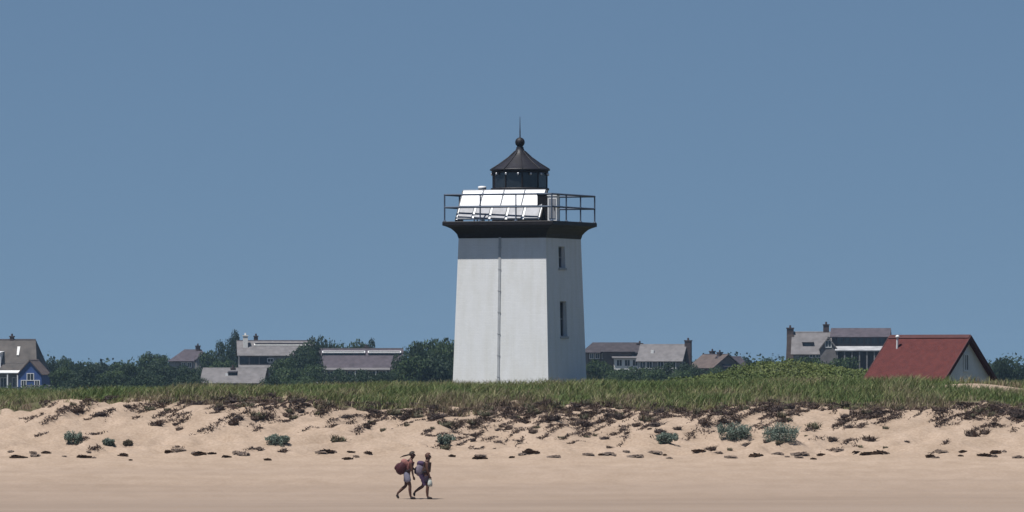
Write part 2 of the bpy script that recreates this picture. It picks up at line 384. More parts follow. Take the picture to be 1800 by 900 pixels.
deck = sqloft([(2.62, lz(398.6) + .002), (2.68, lz(397.4)), (2.68, ZD - .03), (2.65, ZD)]).build('gallery_deck', M['black'], LH)
# railing: three bays a side
RH = 2.60; RT = lz(344)
nb = 3
for s in range(4):
    Rm = Matrix.Rotation(s * math.pi / 2, 3, 'Z')
    for k in range(nb):
        y = -RH + 2 * RH * k / nb; p = Rm @ Vector((RH, y, 0))
        po = MB().tube((p.x, p.y, ZD - .02), (p.x, p.y, RT + .03), .036).build('railing_post', M['rail'], LH)
        MB().lathe([(.075, ZD - .01), (.075, ZD + .03), (.04, ZD + .05)], 10, (p.x, p.y)).build('base_plate', M['rail'], po)
    for zr, rr in ((RT, .045), (lz(366), .042)):
        MB().tube(Rm @ Vector((RH, -RH, zr)), Rm @ Vector((RH, RH, zr)), rr).build('rail', M['rail'], LH)
# lantern
NP = 10; LR = 1.27; rot0 = R(9)
MB().lathe([(LR, ZD), (LR, lz(335)), (LR + .05, lz(334.5)), (LR + .05, lz(331)), (LR - .02, lz(330.5))], 40).build('lantern_wall', M['black'], LH)
zg0, zg1 = lz(330.5), lz(304)
for i in range(NP):
    a0 = rot0 + 2 * math.pi * i / NP; a1 = rot0 + 2 * math.pi * (i + 1) / NP
    p0 = Vector((math.cos(a0), math.sin(a0), 0)) * (LR - .03); p1 = Vector((math.cos(a1), math.sin(a1), 0)) * (LR - .03)
    d = (p1 - p0); nrm = Vector((d.y, -d.x, 0)).normalized() * .012
    q0, q1 = p0 + d * .03, p1 - d * .03
    g = MB(); g.add([q0 + nrm + Vector((0, 0, zg0)), q1 + nrm + Vector((0, 0, zg0)), q1 + nrm + Vector((0, 0, zg1)), q0 + nrm + Vector((0, 0, zg1)),
                     q0 - nrm + Vector((0, 0, zg0)), q1 - nrm + Vector((0, 0, zg0)), q1 - nrm + Vector((0, 0, zg1)), q0 - nrm + Vector((0, 0, zg1))],
                    [(0, 1, 2, 3), (7, 6, 5, 4), (0, 4, 5, 1), (1, 5, 6, 2), (2, 6, 7, 3), (3, 7, 4, 0)])
    g.build('lantern_pane', M['glass'], LH)
    MB().tube(p0 + Vector((0, 0, zg0)), p0 + Vector((0, 0, zg1)), .045).build('mullion', M['black'], LH)
MB().lathe([(.25, zg0 - .02), (.3, zg0 + .1), (.3, zg1 - .2), (.2, zg1 - .1)], 16).build('lamp', M['conduit'], LH)
MB().lathe([(LR - .03, zg1 - .01), (LR + .02, zg1), (LR + .02, lz(300)), (LR - .05, lz(299))], 40).build('lantern_band', M['black'], LH)
for i in range(14):       # ventilator caps under the eave
    a_ = 2 * math.pi * i / 14 + .1; p = Vector((math.cos(a_), math.sin(a_), 0)); z = lz(306.5)
    MB().lathe([(.02, z - .06), (.05, z - .04), (.05, z + .04), (.02, z + .06)], 8, (p.x * (LR + .02), p.y * (LR + .02))).build('vent_cap', M['alu'], LH)
roof = MB().lathe([(LR + .0, lz(300.5)), (1.36, lz(300)), (1.37, lz(298)), (1.28, lz(296.5)), (.95, lz(288)), (.54, lz(276.8)), (.36, lz(271.5)), (.23, lz(266)), (.17, lz(261)), (.16, lz(258))], 40).build('lantern_roof', M['roofblack'], LH)
for i in range(NP):
    a_ = rot0 + 2 * math.pi * i / NP
    pr = [(1.37, 297.6), (.95, 287.6), (.54, 276.4), (.24, 265.6)]
    m = MB()
    for (r0, y0), (r1, y1) in zip(pr[:-1], pr[1:]):
        m.tube((r0 * math.cos(a_), r0 * math.sin(a_), lz(y0)), (r1 * math.cos(a_), r1 * math.sin(a_), lz(y1)), .022, n=6)
    m.build('roof_rib', M['roofblack'], roof)
zb_ = lz(250)
MB().lathe([(.14, lz(259)), (.13, zb_ - .21)] + [(.22 * math.sin(t), zb_ - .22 * math.cos(t)) for t in np.linspace(.62, math.pi - .25, 12)], 24).build('ventilator_ball', M['black'], LH)
MB().tube((0, 0, zb_ + .2), (0, 0, lz(225)), .04, .028).tube((0, 0, lz(225)), (0, 0, lz(205)), .026, .012).build('lightning_rod', M['rail'], LH)

# solar array leaning back inside the railing, in the sun's glare
gal = LH.matrix_basis.copy()
PAZ = R(19); TILT = R(53)
sc = gal @ Vector((-.12, -2.40, ZD))
SA = empty('solar_panel_array', sc, -PAZ, 'row of solar panels glaring white inside the lighthouse gallery railing', 'solar panel')
SW, SH_ = 3.95, 1.66
cT, sT = math.cos(TILT), math.sin(TILT)
def sp_(u, v, d=0): return Vector((u, v * cT - d * sT, .10 + v * sT + d * cT))
def slabp(u0, u1, v0, v1, d0, d1):
    m = MB(); m.add([sp_(u, v, d) for u in (u0, u1) for v in (v0, v1) for d in (d0, d1)], [(0, 1, 3, 2), (4, 6, 7, 5), (0, 4, 5, 1), (2, 3, 7, 6), (0, 2, 6, 4), (1, 5, 7, 3)]); return m
for row, (v0, v1, cnt_, mt_) in enumerate(((.02, .70, 5, 'solar_dusty'), (.74, SH_, 4, 'solar'))):
    for i in range(cnt_):
        u0 = -SW / 2 + i * SW / cnt_ + .012; u1 = u0 + SW / cnt_ - .024
        if row == 0: u0 += .05; u1 -= .05
        p = slabp(u0 + .03, u1 - .03, v0 + .035, v1 - .035, -.02, .012).build('panel', M[mt_], SA)
        for q in ((u0, u1, v0, v0 + .034), (u0, u1, v1 - .034, v1), (u0, u0 + .029, v0 + .0345, v1 - .0345), (u1 - .029, u1, v0 + .0345, v1 - .0345)):
            slabp(*q, -.03, .022).build('frame_bar', M['greybox'], p)
slabp(-SW / 2, SW / 2, 0, SH_ - .02, -.05, -.034).build('backing_sheet', M['whitemetal'], SA)
for u in (-SW / 2 - .03, SW / 2 + .03):
    a3 = [sp_(u - .02, 0, -.035), sp_(u - .02, SH_, -.035), Vector((u - .02, SH_ * cT + .05, -.01)), Vector((u - .02, 0.02, -.01))]
    MB().poly(a3, (.04, 0, 0)).build('side_plate', M['black'], SA)
for u in (-SW / 4, 0, SW / 4):
    MB().tube((u, SH_ * cT + .04, -.02), sp_(u, SH_ - .1, -.04), .03).build('leg', M['black'], SA); MB().tube((u, .1, -.02), sp_(u, .1, -.04), .03).build('leg', M['black'], SA)
# fog signal behind the panels, cabinet by the corner
fs = empty('fog_signal', gal @ Vector((-1.62, -.55, ZD)), 0, 'small white fog signal on a post beside the lantern', 'fog signal')
hz_ = lz(330) - ZD
MB().tube((0, 0, -.02), (0, 0, hz_ - .1), .05).build('post', M['rail'], fs)
MB().lathe([(.1, hz_ - .10), (.18, hz_ - .08), (.19, hz_), (.18, hz_ + .06), (.08, hz_ + .08)], 16).build('drum', M['whitemetal'], fs)
eb = empty('equipment_cabinet', gal @ Vector((2.30, -1.65, ZD)), -TH, 'slim grey equipment cabinet with white edges at the gallery corner', 'cabinet')
MB().box(-.22, .22, -.16, .16, -.01, 1.12).build('cabinet_body', M['whitemetal'], eb)
dr = MB().box(-.16, .17, -.185, -.158, .12, 1.0).build('door', M['greybox'], eb)
MB().box(.10, .13, -.21, -.184, .5, .66).build('handle', M['black'], dr)
MB().box(-.24, .24, -.19, .18, 1.121, 1.16).build('cap', M['whitemetal'], eb)
bb = empty('support_shade_box', gal @ Vector((1.72, -1.58, ZD)), 0, 'black box added as the shaded side of the solar panel supports', 'box')  # added black box standing in for the shaded side of the panel supports
MB().box(-.22, .22, -.25, .25, -.01, 1.22).build('box_body', M['black'], bb)
MB().box(-.25, .25, -.28, .28, 1.221, 1.27).build('lid', M['black'], bb)

# ------------------------------------------------------------------ buildings
def gable(parent, x0, x1, y0, y1, z0, ze, zr, wm, rm, axis='x', over=.3, th=.14, hip=(0, 0), trim=None, name_wall='wall', name_roof='roof'):
    """block with a pitched roof, ridge along local x or y"""
    if axis == 'y':
        T = lambda p: (p[1], p[0], p[2]); X0, X1, Y0, Y1 = y0, y1, x0, x1
    else:
        T = lambda p: p; X0, X1, Y0, Y1 = x0, x1, y0, y1
    ym = (Y0 + Y1) / 2; m = MB()
    m.add([T(p) for p in ((X0, Y0, z0), (X0, Y1, z0), (X0, Y1, ze), (X0, ym, ze if hip[0] else zr - .05), (X0, Y0, ze),
                           (X1, Y0, z0), (X1, Y1, z0), (X1, Y1, ze), (X1, ym, ze if hip[1] else zr - .05), (X1, Y0, ze))],
          [(0, 1, 2, 3, 4), (9, 8, 7, 6, 5), (0, 4, 9, 5), (1, 6, 7, 2)])
    m.build(name_wall, wm, parent)
    sl = (zr - ze) / (ym - Y0); r = MB()
    ya, yb, zo = Y0 - over, Y1 + over, ze - over * sl
    a0, a1 = X0 - over + hip[0], X1 + over - hip[1]
    r.slab([T(p) for p in ((X0 - over, ya, zo + th), (X1 + over, ya, zo + th), (a1, ym, zr + th), (a0, ym, zr + th))], th)
    r.slab([T(p) for p in ((X0 - over, yb, zo + th), (X1 + over, yb, zo + th), (a1, ym, zr + th), (a0, ym, zr + th))], th)
    for k, hx in enumerate(hip):
        if hx:
            xe = X0 - over if k == 0 else X1 + over; xr = a0 if k == 0 else a1
            r.add([T(p) for p in ((xe, ya, zo + th - .01), (xe, yb, zo + th - .01), (xr, ym, zr + th - .01))], [(0, 1, 2)])
    ro = r.build(name_roof, rm, parent)
    MB().poly([T(p) for p in ((a0 + .01, ym - .16, zr + th - .09), (a0 + .01, ym + .16, zr + th - .09), (a0 + .01, ym, zr + th + .07))], T((a1 - a0 - .02, 0, 0))).build('ridge_cap', trim or rm, ro)
    return ro
def window(parent, x, z, w_, h_, y, axis='front', mt='trim', name='window'):
    f = .1; m = MB(); g = MB()
    def bx(mm, u0, u1, v0, v1, d0, d1):
        if axis == 'front': mm.box(u0, u1, y - d1, y - d0, v0, v1)
        elif axis == 'right': mm.box(y + d0, y + d1, u0, u1, v0, v1)
        elif axis == 'left': mm.box(y - d1, y - d0, u0, u1, v0, v1)
    bx(m, x - w_ / 2 - f, x + w_ / 2 + f, z - f, z, -.05, .07); bx(m, x - w_ / 2 - f, x + w_ / 2 + f, z + h_, z + h_ + f, -.05, .06)
    bx(m, x - w_ / 2 - f, x - w_ / 2, z, z + h_, -.05, .06); bx(m, x + w_ / 2, x + w_ / 2 + f, z, z + h_, -.05, .06)
    bx(m, x - .03, x + .03, z, z + h_, -.05, .05)
    wo_ = m.build(name, M[mt], parent)
    bx(g, x - w_ / 2, x + w_ / 2, z, z + h_, -.04, .02); g.build('pane', M['glass'], wo_)
    return wo_
def chimney(parent, x, y, z0, z1, w_=.8, mt='chimney', d_=None):
    d_ = d_ or w_
    c = MB().box(x - w_ / 2, x + w_ / 2, y - d_ / 2, y + d_ / 2, z0, z1).build('chimney', M[mt], parent)
    MB().box(x - w_ / 2 - .08, x + w_ / 2 + .08, y - d_ / 2 - .08, y + d_ / 2 + .08, z1 + .001, z1 + .18).tube((x, y, z1 + .18), (x, y, z1 + .55), .17, .14, 10).build('chimney_cap', M[mt], c)
    return c
def dormer(parent, x, w_, y0, y1, z0, z1, wmat, rmat, win=True, drop=0.0):
    """shed dormer: front wall at y0, its flat roof running back to y1"""
    m = MB().box(x - w_ / 2, x + w_ / 2, y0, y1, z0, z1); d = m.build('dormer', M[wmat], parent)
    MB().slab([(x - w_ / 2 - .15, y0 - .2, z1 + .08 - drop), (x + w_ / 2 + .15, y0 - .2, z1 + .08 - drop), (x + w_ / 2 + .15, y1, z1 + .3), (x - w_ / 2 - .15, y1, z1 + .3)], .1).build('dormer_roof', M[rmat], d)
    if win:
        n = max(1, int(w_ / 1.5)); ww = w_ / n
        for i in range(n):
            MB().box(x - w_ / 2 + ww * (i + .18), x - w_ / 2 + ww * (i + .82), y0 - .03, y0 + .05, z0 + (z1 - z0) * .25, z1 - (z1 - z0) * .12).build('pane', M['glass'], d)
    return d

# red roofed shed beside the lighthouse dune
SD = 341.0; ks = K * SD; al = R(38)
rc = px(1635, 657, SD); sg = hz(rc.x, rc.y) - .15
sh = empty('red_roofed_shed', (rc.x, rc.y, sg), -al, 'low white walled shed with a steep red shingle roof and dark bargeboards', 'shed')
Lh, Wh = 2.13, 2.1
zr = CAMZ + (657 - 590) * ks - sg - .12; ze = zr - 1.95
# ridge along local x; rotated by -al so the +x gable end faces right and towards the lens
gable(sh, -Lh, Lh, -Wh, Wh, -.1, ze, zr, M['whitewall'], M['redroof'], 'x', .28, .10, trim=M['redtrim'])
sl = 1.95 / Wh
for sx in (1, -1):
    for sy in (1, -1):
        x0 = sx * (Lh + .283)
        q = [(x0, sy * (Wh + .30), ze - .30 * sl - .12), (x0, sy * (Wh + .30), ze - .30 * sl + .11), (x0, 0, zr + .13), (x0, 0, zr - .12)]
        MB().poly(q, (sx * .05, 0, 0)).build('bargeboard', M['redtrim'], sh)
window(sh, 0, ze + .38, .26, .72, Lh, 'right', 'whitewall')
MB().box(Lh - .02, Lh + .05, -.55, .45, -.05, ze - .35).build('door', M['greybox'], sh)
zp = zr - (.62 * sl)
vp = MB().tube((-1.55, -.62, zp - .05), (-1.50, -.66, zp + .62), .055, n=10).build('vent_pipe', M['whitemetal'], sh)
MB().lathe([(.05, zp + .57), (.09, zp + .59), (.10, zp + .68), (.03, zp + .73)], 12, (-1.50, -.66)).build('pipe_cap', M['whitemetal'], vp)

def house(name, cx, D, label, rz=0, cat='house'):
    c = px(cx, 657, D); g = hz(c.x, c.y)
    e_ = empty(name, (c.x, c.y, g), R(rz), label, cat)
    k_ = K * D
    return e_, k_, (lambda y: CAMZ - (y - HOR) * k_ - g), (lambda x: (x - cx) * k_)
# A blue house at the far left
h, k_, Z, X = house('blue_house', 20, 1100, 'blue clapboard house with a tall brown grey roof and gabled front wing', -10)
gable(h, X(-45), X(72), -3.2, 4.6, 0, Z(650), Z(598), M['greywall'], M['greybrown'], trim=M['darkshingle'], over=.4, hip=(0, 1.3))
gable(h, X(50), X(92), -6.4, -1.0, 0, Z(657), Z(634), M['bluewall'], M['brownshingle'], 'y', .25, trim=M['brownshingle'], name_wall='wing_wall', name_roof='wing_roof')
window(h, X(72), Z(668), 1.0, 1.0, -6.4)
window(h, X(60), Z(680), .7, 1.0, -6.4); window(h, X(84), Z(680), .7, 1.0, -6.4)
dormer(h, X(29), 3.4, -2.3, .2, Z(647), Z(639), 'bluewall', 'greyshingle')
dormer(h, X(2), 1.2, -3.0, .4, Z(648), Z(620), 'trim', 'trim', False)
pr = MB().slab([(X(-45), -4.8, Z(655)), (X(49), -4.8, Z(655)), (X(49), -3.0, Z(650)), (X(-45), -3.0, Z(650))], .15).build('porch_roof', M['trim'], h)
for x in (-40, -18, 5, 26, 44): MB().box(X(x) - .09, X(x) + .09, -4.7, -4.52, -.1, Z(656)).build('porch_post', M['trim'], h)
for x in (-30, -8, 15, 36): window(h, X(x), Z(680), .9, 1.4, -3.2)
for x in (20, 30): MB().slab([(X(x + 4), -2.05, Z(620) + .9), (X(x + 8), -2.05, Z(620) + .9), (X(x + 8), -.9, Z(611) + 1.1), (X(x + 4), -.9, Z(611) + 1.1)], .08)
sk = MB().slab([(X(34), -1.62, Z(626) + .18), (X(38), -1.62, Z(626) + .18), (X(37), -.35, Z(611) + .18), (X(32), -.35, Z(611) + .18)], .12).build('skylight', M['palechimney'], h)  # pale slab: the glint on the roof is put into its colour
chimney(h, X(19), .8, Z(605), Z(598) + .5, .6)
# low fence in front of it
fe = empty('picket_fence', (px(70, 690, 1085).x, 1085, hz(px(70, 690, 1085).x, 1085)), R(-4), 'low pale board fence in front of the blue house', 'fence')
for i in range(6): MB().box(-2.3 + i * .9, -2.18 + i * .9, -.06, .06, -.1, 1.5).build('post', M['greywall'], fe)
for z in (.75, 1.05, 1.35): MB().box(-2.3, 2.3, -.09, -.061, z, z + .2).build('rail', M['greywall'], fe)
# B
h, k_, Z, X = house('mauve_roofed_house', 332, 1300, 'small hipped house with mauve grey roof and one dark chimney among trees', 12)
gable(h, X(303), X(362), -3.2, 3.2, 0, Z(634), Z(616), M['greywall'], M['purpleshingle'], hip=(2.6, 1.2), over=.4)
chimney(h, X(348), 0, Z(620), Z(609), .8)
for x in (318, 328, 340): window(h, X(x), Z(645), .7, .8, -3.2)
gable(h, X(338), X(360), -5.0, -2.0, 0, Z(632), Z(622), M['greywall'], M['purpleshingle'], 'y', .2, name_wall='wing_wall', name_roof='wing_roof')
# C
h, k_, Z, X = house('pale_roofed_house', 485, 1180, 'large grey roofed house with whitewashed chimney and long pale ridge dormer', 4)
gable(h, X(420), X(550), -3.4, 3.8, 0, Z(624), Z(600), M['greywall'], M['greyshingle'], over=.4, trim=M['darkshingle'])
d = dormer(h, X(492), (535 - 447) * k_, -1.1, .4, Z(612), Z(603), 'darkwall', 'palechimney', False, .45)
chimney(h, X(431), -1.2, Z(616), Z(591), .8, 'palechimney', 1.0)
chimney(h, X(450), .6, Z(605), Z(592), .7)
for x in (428, 446, 463): window(h, X(x), Z(640), 1.3, 1.1, -3.4, mt='darkwall')
window(h, X(474), Z(636), .9, .5, -3.4)
MB().slab([(X(418), -4.6, Z(646)), (X(480), -4.6, Z(646)), (X(480), -3.3, Z(641)), (X(418), -3.3, Z(641))], .12).build('porch_roof', M['greyshingle'], h)
for x in (421, 440, 460, 478): MB().box(X(x) - .08, X(x) + .08, -4.5, -4.34, -.1, Z(646)).build('porch_post', M['trim'], h)
# D
h, k_, Z, X = house('grey_cottage', 414, 900, 'low cottage with broad plain grey roof and tiny white dormer', -6)
gable(h, X(360), X(466), -2.9, 2.9, 0, Z(673), Z(649), M['greywall'], M['greyshingle'], over=.3)
d = dormer(h, X(411), .9, -1.5, -.2, Z(664), Z(655), 'darkwall', 'darkwall')
MB().box(X(402) - .2, X(402) + .15, -1.62, -.9, Z(664), Z(656)).build('skylight', M['trim'], h)
chimney(h, X(410), -.1, Z(652), Z(649), .5)
for x in (375, 395, 430, 450): window(h, X(x), .8, .7, .8, -2.9)
window(h, -.6, 1.0, .7, .9, X(466), 'right')
# low shed
h, k_, Z, X = house('long_low_shed', 518, 880, 'long low shed with pale almost flat roof beside the grey cottage', 3, 'shed')
MB().box(X(482), X(556), -1.3, 1.3, -.1, Z(675)).build('wall', M['greywall'], h)
MB().slab([(X(479), -1.6, Z(675) + .05), (X(559), -1.6, Z(675) + .05), (X(559), 1.6, Z(671)), (X(479), 1.6, Z(671))], .12).build('roof', M['greyshingle'], h)
for x in (495, 520, 543): window(h, X(x), .6, .7, .6, -1.3)
# E
h, k_, Z, X = house('long_dark_house', 635, 1150, 'long dark shingled house with two white fronted roof dormers', 2)
gable(h, X(566), X(704), -4.0, 4.0, 0, Z(644), Z(614), M['darkwall'], M['purpleshingle'], over=.5, trim=M['darkshingle'])
dormer(h, X(604), (640 - 568) * k_, -1.55, .3, Z(628), Z(617.5), 'darkwall', 'trim', False, .32)
dormer(h, X(675.5), (703 - 648) * k_, -1.55, .3, Z(628), Z(617.5), 'darkwall', 'trim', False, .32)
for x0, x1, n in ((568, 640, 8), (648, 703, 6)):
    for i in range(n):
        xx = X(x0 + (x1 - x0) * (i + .5) / n); MB().box(xx - .26, xx + .26, -1.585, -1.52, Z(626.5), Z(621)).build('dormer_pane', M['glass'], h)
MB().slab([(X(566), -6.0, Z(650)), (X(700), -6.0, Z(650)), (X(700), -3.9, Z(645)), (X(566), -3.9, Z(645))], .15).build('porch_roof', M['greyshingle'], h)
for x in np.linspace(570, 696, 8): MB().box(X(x) - .09, X(x) + .09, -5.85, -5.67, -.1, Z(650)).build('porch_post', M['trim'], h)
for x in np.linspace(580, 690, 7): window(h, X(x), Z(664), 1.1, 1.1, -4.0)
chimney(h, X(644), .5, Z(617), Z(611), .8)
# G
h, k_, Z, X = house('white_porch_house', 1078, 1150, 'house with low dark roof, brown eaves and white front wing beside the lighthouse', 3)
gable(h, X(1031), X(1118), -3.0, 5.0, 0, Z(619), Z(604), M['brownshingle'], M['darkshingle'], over=.6, hip=(1.6, 0))
gable(h, X(1058), X(1108), -4.2, -1.0, Z(640), Z(617), Z(608), M['brownshingle'], M['darkshingle'], 'x', .5, hip=(1, 1), name_wall='upper_wall', name_roof='upper_roof')
MB().box(X(1076), X(1121), -6.4, -3.05, -.1, Z(629)).build('wing_wall', M['trim'], h)
MB().slab([(X(1072), -6.8, Z(630) + .1), (X(1124), -6.8, Z(630) + .1), (X(1124), -2.9, Z(625)), (X(1072), -2.9, Z(625))], .15).build('wing_roof', M['greyshingle'], h)
for x in (1084, 1098, 1112): window(h, X(x), Z(643), .8, .95, -6.4)
for x in (1038, 1048, 1060, 1070): window(h, X(x), Z(630), .6, .8, -3.0)
chimney(h, X(1125), .5, Z(640), Z(605), 1.0, 'brownshingle' if False else 'chimney')
# H
h, k_, Z, X = house('grey_gabled_house', 1165, 1100, 'plain grey roofed house with a tall dark end chimney', -12)
gable(h, X(1128), X(1204), -3.2, 3.6, 0, Z(634), Z(607), M['greywall'], M['greyshingle'], over=.35)
chimney(h, X(1204) + .55, .2, -.1, Z(600), 1.0)
MB().box(X(1150) - .22, X(1150) + .22, -1.75, -1.2, Z(622), Z(615)).build('skylight', M['trim'], h)
for x in (1136, 1148, 1168, 1190): window(h, X(x), Z(647), .8, 1.0, -3.2)
# I
h, k_, Z, X = house('brown_roofed_house', 1258, 1250, 'brown roofed house with two small dark chimneys behind the green scrub', 42)
gable(h, -3.6, 3.6, -3.0, 3.0, 0, Z(646), Z(624), M['brownshingle'], M['brownshingle'], 'y', .4, trim=M['darkshingle'])
gable(h, -1.0, 4.6, -3.2, .2, 0, Z(643), Z(628), M['darkwall'], M['purpleshingle'], 'x', .3, name_wall='wing_wall', name_roof='wing_roof')
chimney(h, -.3, -1.4, Z(632), Z(620.5), .75); chimney(h, .6, 1.5, Z(632), Z(618.5), .75)
window(h, -2.6, 1.6, .8, 1.0, -3.0); window(h, 2.9, 1.2, .8, 1.0, -3.2)
# J
h, k_, Z, X = house('large_shingle_house', 1470, 1050, 'large grey shingled house with tall end chimney and white porch', -5)
gable(h, X(1396), X(1462), -3.4, 3.6, 0, Z(621), Z(585), M['greywall'], M['greyshingle'], over=.35)
cc = chimney(h, X(1389), .0, -.1, Z(578), 1.0, 'chimney', 1.2)
MB().add([(X(1379), -1.3, -.1), (X(1397), -1.3, -.1), (X(1397), 1.3, -.1), (X(1379), 1.3, -.1), (X(1384), -.75, Z(588)), (X(1396), -.75, Z(588)), (X(1396), .75, Z(588)), (X(1384), .75, Z(588))],
         [(0, 4, 5, 1), (1, 5, 6, 2), (2, 6, 7, 3), (3, 7, 4, 0), (4, 7, 6, 5), (0, 1, 2, 3)]).build('chimney_shoulder', M['brownshingle'], cc)
chimney(h, X(1452), .4, Z(588), Z(572), .85)
dormer(h, X(1421), 1.5, -2.35, .2, Z(618), Z(602), 'darkwall', 'greyshingle')
gable(h, X(1444), X(1472), -4.4, .4, 0, Z(612), Z(594), M['greyshingle'], M['greyshingle'], 'y', .25, name_wall='cross_wall', name_roof='cross_roof')
window(h, X(1458), Z(610), .8, .9, -4.4)
gable(h, X(1466), X(1560), -2.6, 4.0, 0, Z(592), Z(579), M['darkwall'], M['purpleshingle'], over=.5, name_wall='hall_wall', name_roof='hall_roof')
for x in np.linspace(1478, 1550, 7): window(h, X(x), Z(604), .75, .9, -2.6, mt='darkwall')
MB().slab([(X(1470), -5.4, Z(616)), (X(1556), -5.4, Z(616)), (X(1556), -2.5, Z(608)), (X(1470), -2.5, Z(608))], .16).build('porch_roof', M['greyporch'], h)
for x in np.linspace(1474, 1552, 7): MB().box(X(x) - .1, X(x) + .1, -5.2, -5.0, -.1, Z(616)).build('porch_post', M['greywall'], h)
for x in (1430, 1441): window(h, X(x), Z(628), .8, .6, -3.4)

# ------------------------------------------------------------------ leaves
def leafcloud(n, lobes, size, tones, seed, flat=.75, jitter=.25):
    """leaf-sized quads through the outer part of several lobes; each lobe (cx,cy,cz,rx,ry,rz)"""
    r = np.random.default_rng(seed); L = np.array(lobes, float)
    vol = L[:, 3] * L[:, 4] * L[:, 5]; pick = r.choice(len(L), n, p=vol ** .75 / (vol ** .75).sum()); l = L[pick]
    d = r.normal(size=(n, 3)); d /= np.linalg.norm(d, axis=1, keepdims=True)
    rad = r.uniform(.45, 1, n) ** .5 * (1 + r.normal(0, jitter * .35, n))
    c = l[:, :3] + d * l[:, 3:] * rad[:, None]
    nrm = d * .8 + r.normal(size=(n, 3)) * .6; nrm[:, 2] += .35; nrm /= np.linalg.norm(nrm, axis=1, keepdims=True)
    t = np.cross(nrm, r.normal(size=(n, 3))); t /= np.linalg.norm(t, axis=1, keepdims=True); b = np.cross(nrm, t)
    s = size * r.uniform(.6, 1.4, n)[:, None]
    V = np.stack([c - t * s, c - b * s * flat, c + t * s, c + b * s * flat], 1).reshape(-1, 3)
    F = np.arange(4 * n).reshape(-1, 4)
    T = np.array(tones); tc_ = T[r.integers(0, len(T), n)] * r.uniform(.75, 1.3, n)[:, None]
    return V, F, np.repeat(tc_, 4, 0)
GREENS = [(.035, .062, .022), (.045, .075, .026), (.03, .055, .025), (.055, .08, .03)]
DARKS = [(.02, .04, .02), (.026, .045, .022), (.03, .05, .025)]
def crown_lobes(rnd, rx, rz, n):
    out = [(0, 0, rz * 1.05, rx * .72, rx * .72, rz * .8)]
    for i in range(n):
        a_ = rnd.uniform(0, 6.28); q = rnd.uniform(.3, .75) * rx; s = rnd.uniform(.28, .5)
        out.append((q * math.cos(a_), q * math.sin(a_), rz * rnd.uniform(.35, 1.75), rx * s, rx * s, rz * s * .9))
    return out
TREES = []
for v in range(6):
    rnd = random.Random(50 + v); rx, rz = 1.0, .5
    V, F, c = leafcloud(3400, crown_lobes(rnd, 1, .55 if v < 4 else .8, 11), .045, GREENS if v % 2 else DARKS, 60 + v)
    V[:, 2] += .12
    cm = np_mesh('crown', V, F, M['leaf'], c)
    m = MB(); m.tube((0, 0, -.1), (.02, .01, .5), .055, .04); lim = [(.02, .01, .5)]
    for i in range(5):
        a_ = i * 1.26 + rnd.uniform(0, .6); p1 = (.45 * math.cos(a_), .45 * math.sin(a_), rnd.uniform(.6, 1.0)); m.tube((.015, .01, .3 + .04 * i), p1, .028, .01, 6)
    tm = bpy.data.meshes.new('trunk'); tm.from_pydata(m.v, [], m.f); tm.materials.append(M['bark'])
    TREES.append((cm, tm))
def tree(x, topy, D, wpx, v, label, group, name='tree', cat='tree'):
    p = px(x, topy, D); g = hz(p.x, p.y); hgt = p.z - g; top = 1.18 if v < 4 else 1.62
    o = empty(name, (p.x, p.y, g), random.uniform(0, 6.28), label, cat, group)
    o.scale = (wpx * K * D / 1.7,) * 2 + (hgt / top,)
    link('crown', TREES[v][0], o); link('trunk', TREES[v][1], o)
    return o
HX = [(20, 'blue house'), (332, 'mauve roofed house'), (414, 'low grey cottage'), (485, 'pale roofed house with the whitewashed chimney'), (635, 'long dark house'), (800, 'white lighthouse wall'), (1078, 'white porch house'), (1165, 'grey house with the end chimney'), (1258, 'brown roofed house'), (1440, 'large shingled house'), (1640, 'red roofed shed')]
def T(x, y, w_, D=1150, k='wood', v=None):
    v = random.randrange(6) if v is None else v
    hx = min(HX, key=lambda q: abs(q[0] - x)); ht = 'tall' if y < 612 else 'middling' if y < 636 else 'low'
    rel = 'behind' if D > 1190 else 'in front of' if D < 1060 else 'beside'
    lb = '%s %s tree %s the %s' % (ht, 'dark green' if v % 2 == 0 else 'mid green', rel, hx[1])
    tree(x, y, D, w_, v, lb, lb)
for x, y, w_, D in ((92, 631, 34, 1150), (118, 628, 32, 1250), (140, 637, 34, 1200), (165, 638, 40, 1300), (195, 638, 44, 1300), (228, 636, 44, 1250), (262, 621, 46, 1200), (290, 622, 36, 1350),
                    (108, 645, 44, 1000), (150, 648, 50, 980), (190, 650, 50, 1000), (235, 645, 50, 1000), (275, 640, 50, 1050), (310, 642, 44, 1080), (338, 646, 44, 1050), (372, 616, 40, 1260),
                    (385, 632, 44, 1100), (348, 632, 26, 1360), (-20, 640, 60, 1250), (-80, 632, 70, 1250), (-150, 630, 80, 1200)): T(x, y, w_, D)
for x, y, w_, D in ((395, 606, 36, 1230), (413, 590, 34, 1240), (495, 628, 40, 1060), (522, 615, 50, 1080), (548, 596, 46, 1130), (535, 606, 36, 1100), (500, 645, 50, 1000), (545, 640, 50, 1020)): T(x, y, w_, D, 'C')
for x, y, w_, D in ((565, 655, 44, 930), (592, 652, 44, 940), (618, 655, 46, 920), (645, 651, 44, 940), (672, 654, 46, 930), (698, 648, 40, 950), (470, 662, 40, 860), (505, 664, 40, 870), (540, 660, 44, 860), (345, 662, 36, 870), (320, 660, 44, 880), (280, 660, 50, 880), (230, 662, 50, 880), (180, 664, 50, 880), (130, 664, 50, 880)): T(x, y, w_, D)
for x, y, w_, D in ((1078, 650, 34, 980), (1092, 652, 40, 930), (1150, 650, 50, 930), (1190, 650, 50, 930)): T(x, y, w_, D)
for x, y, w_, D in ((577, 594, 40, 1260), (600, 602, 40, 1280), (628, 600, 44, 1280), (650, 603, 30, 1290), (560, 604, 30, 1240)): T(x, y, w_, D, 'E')
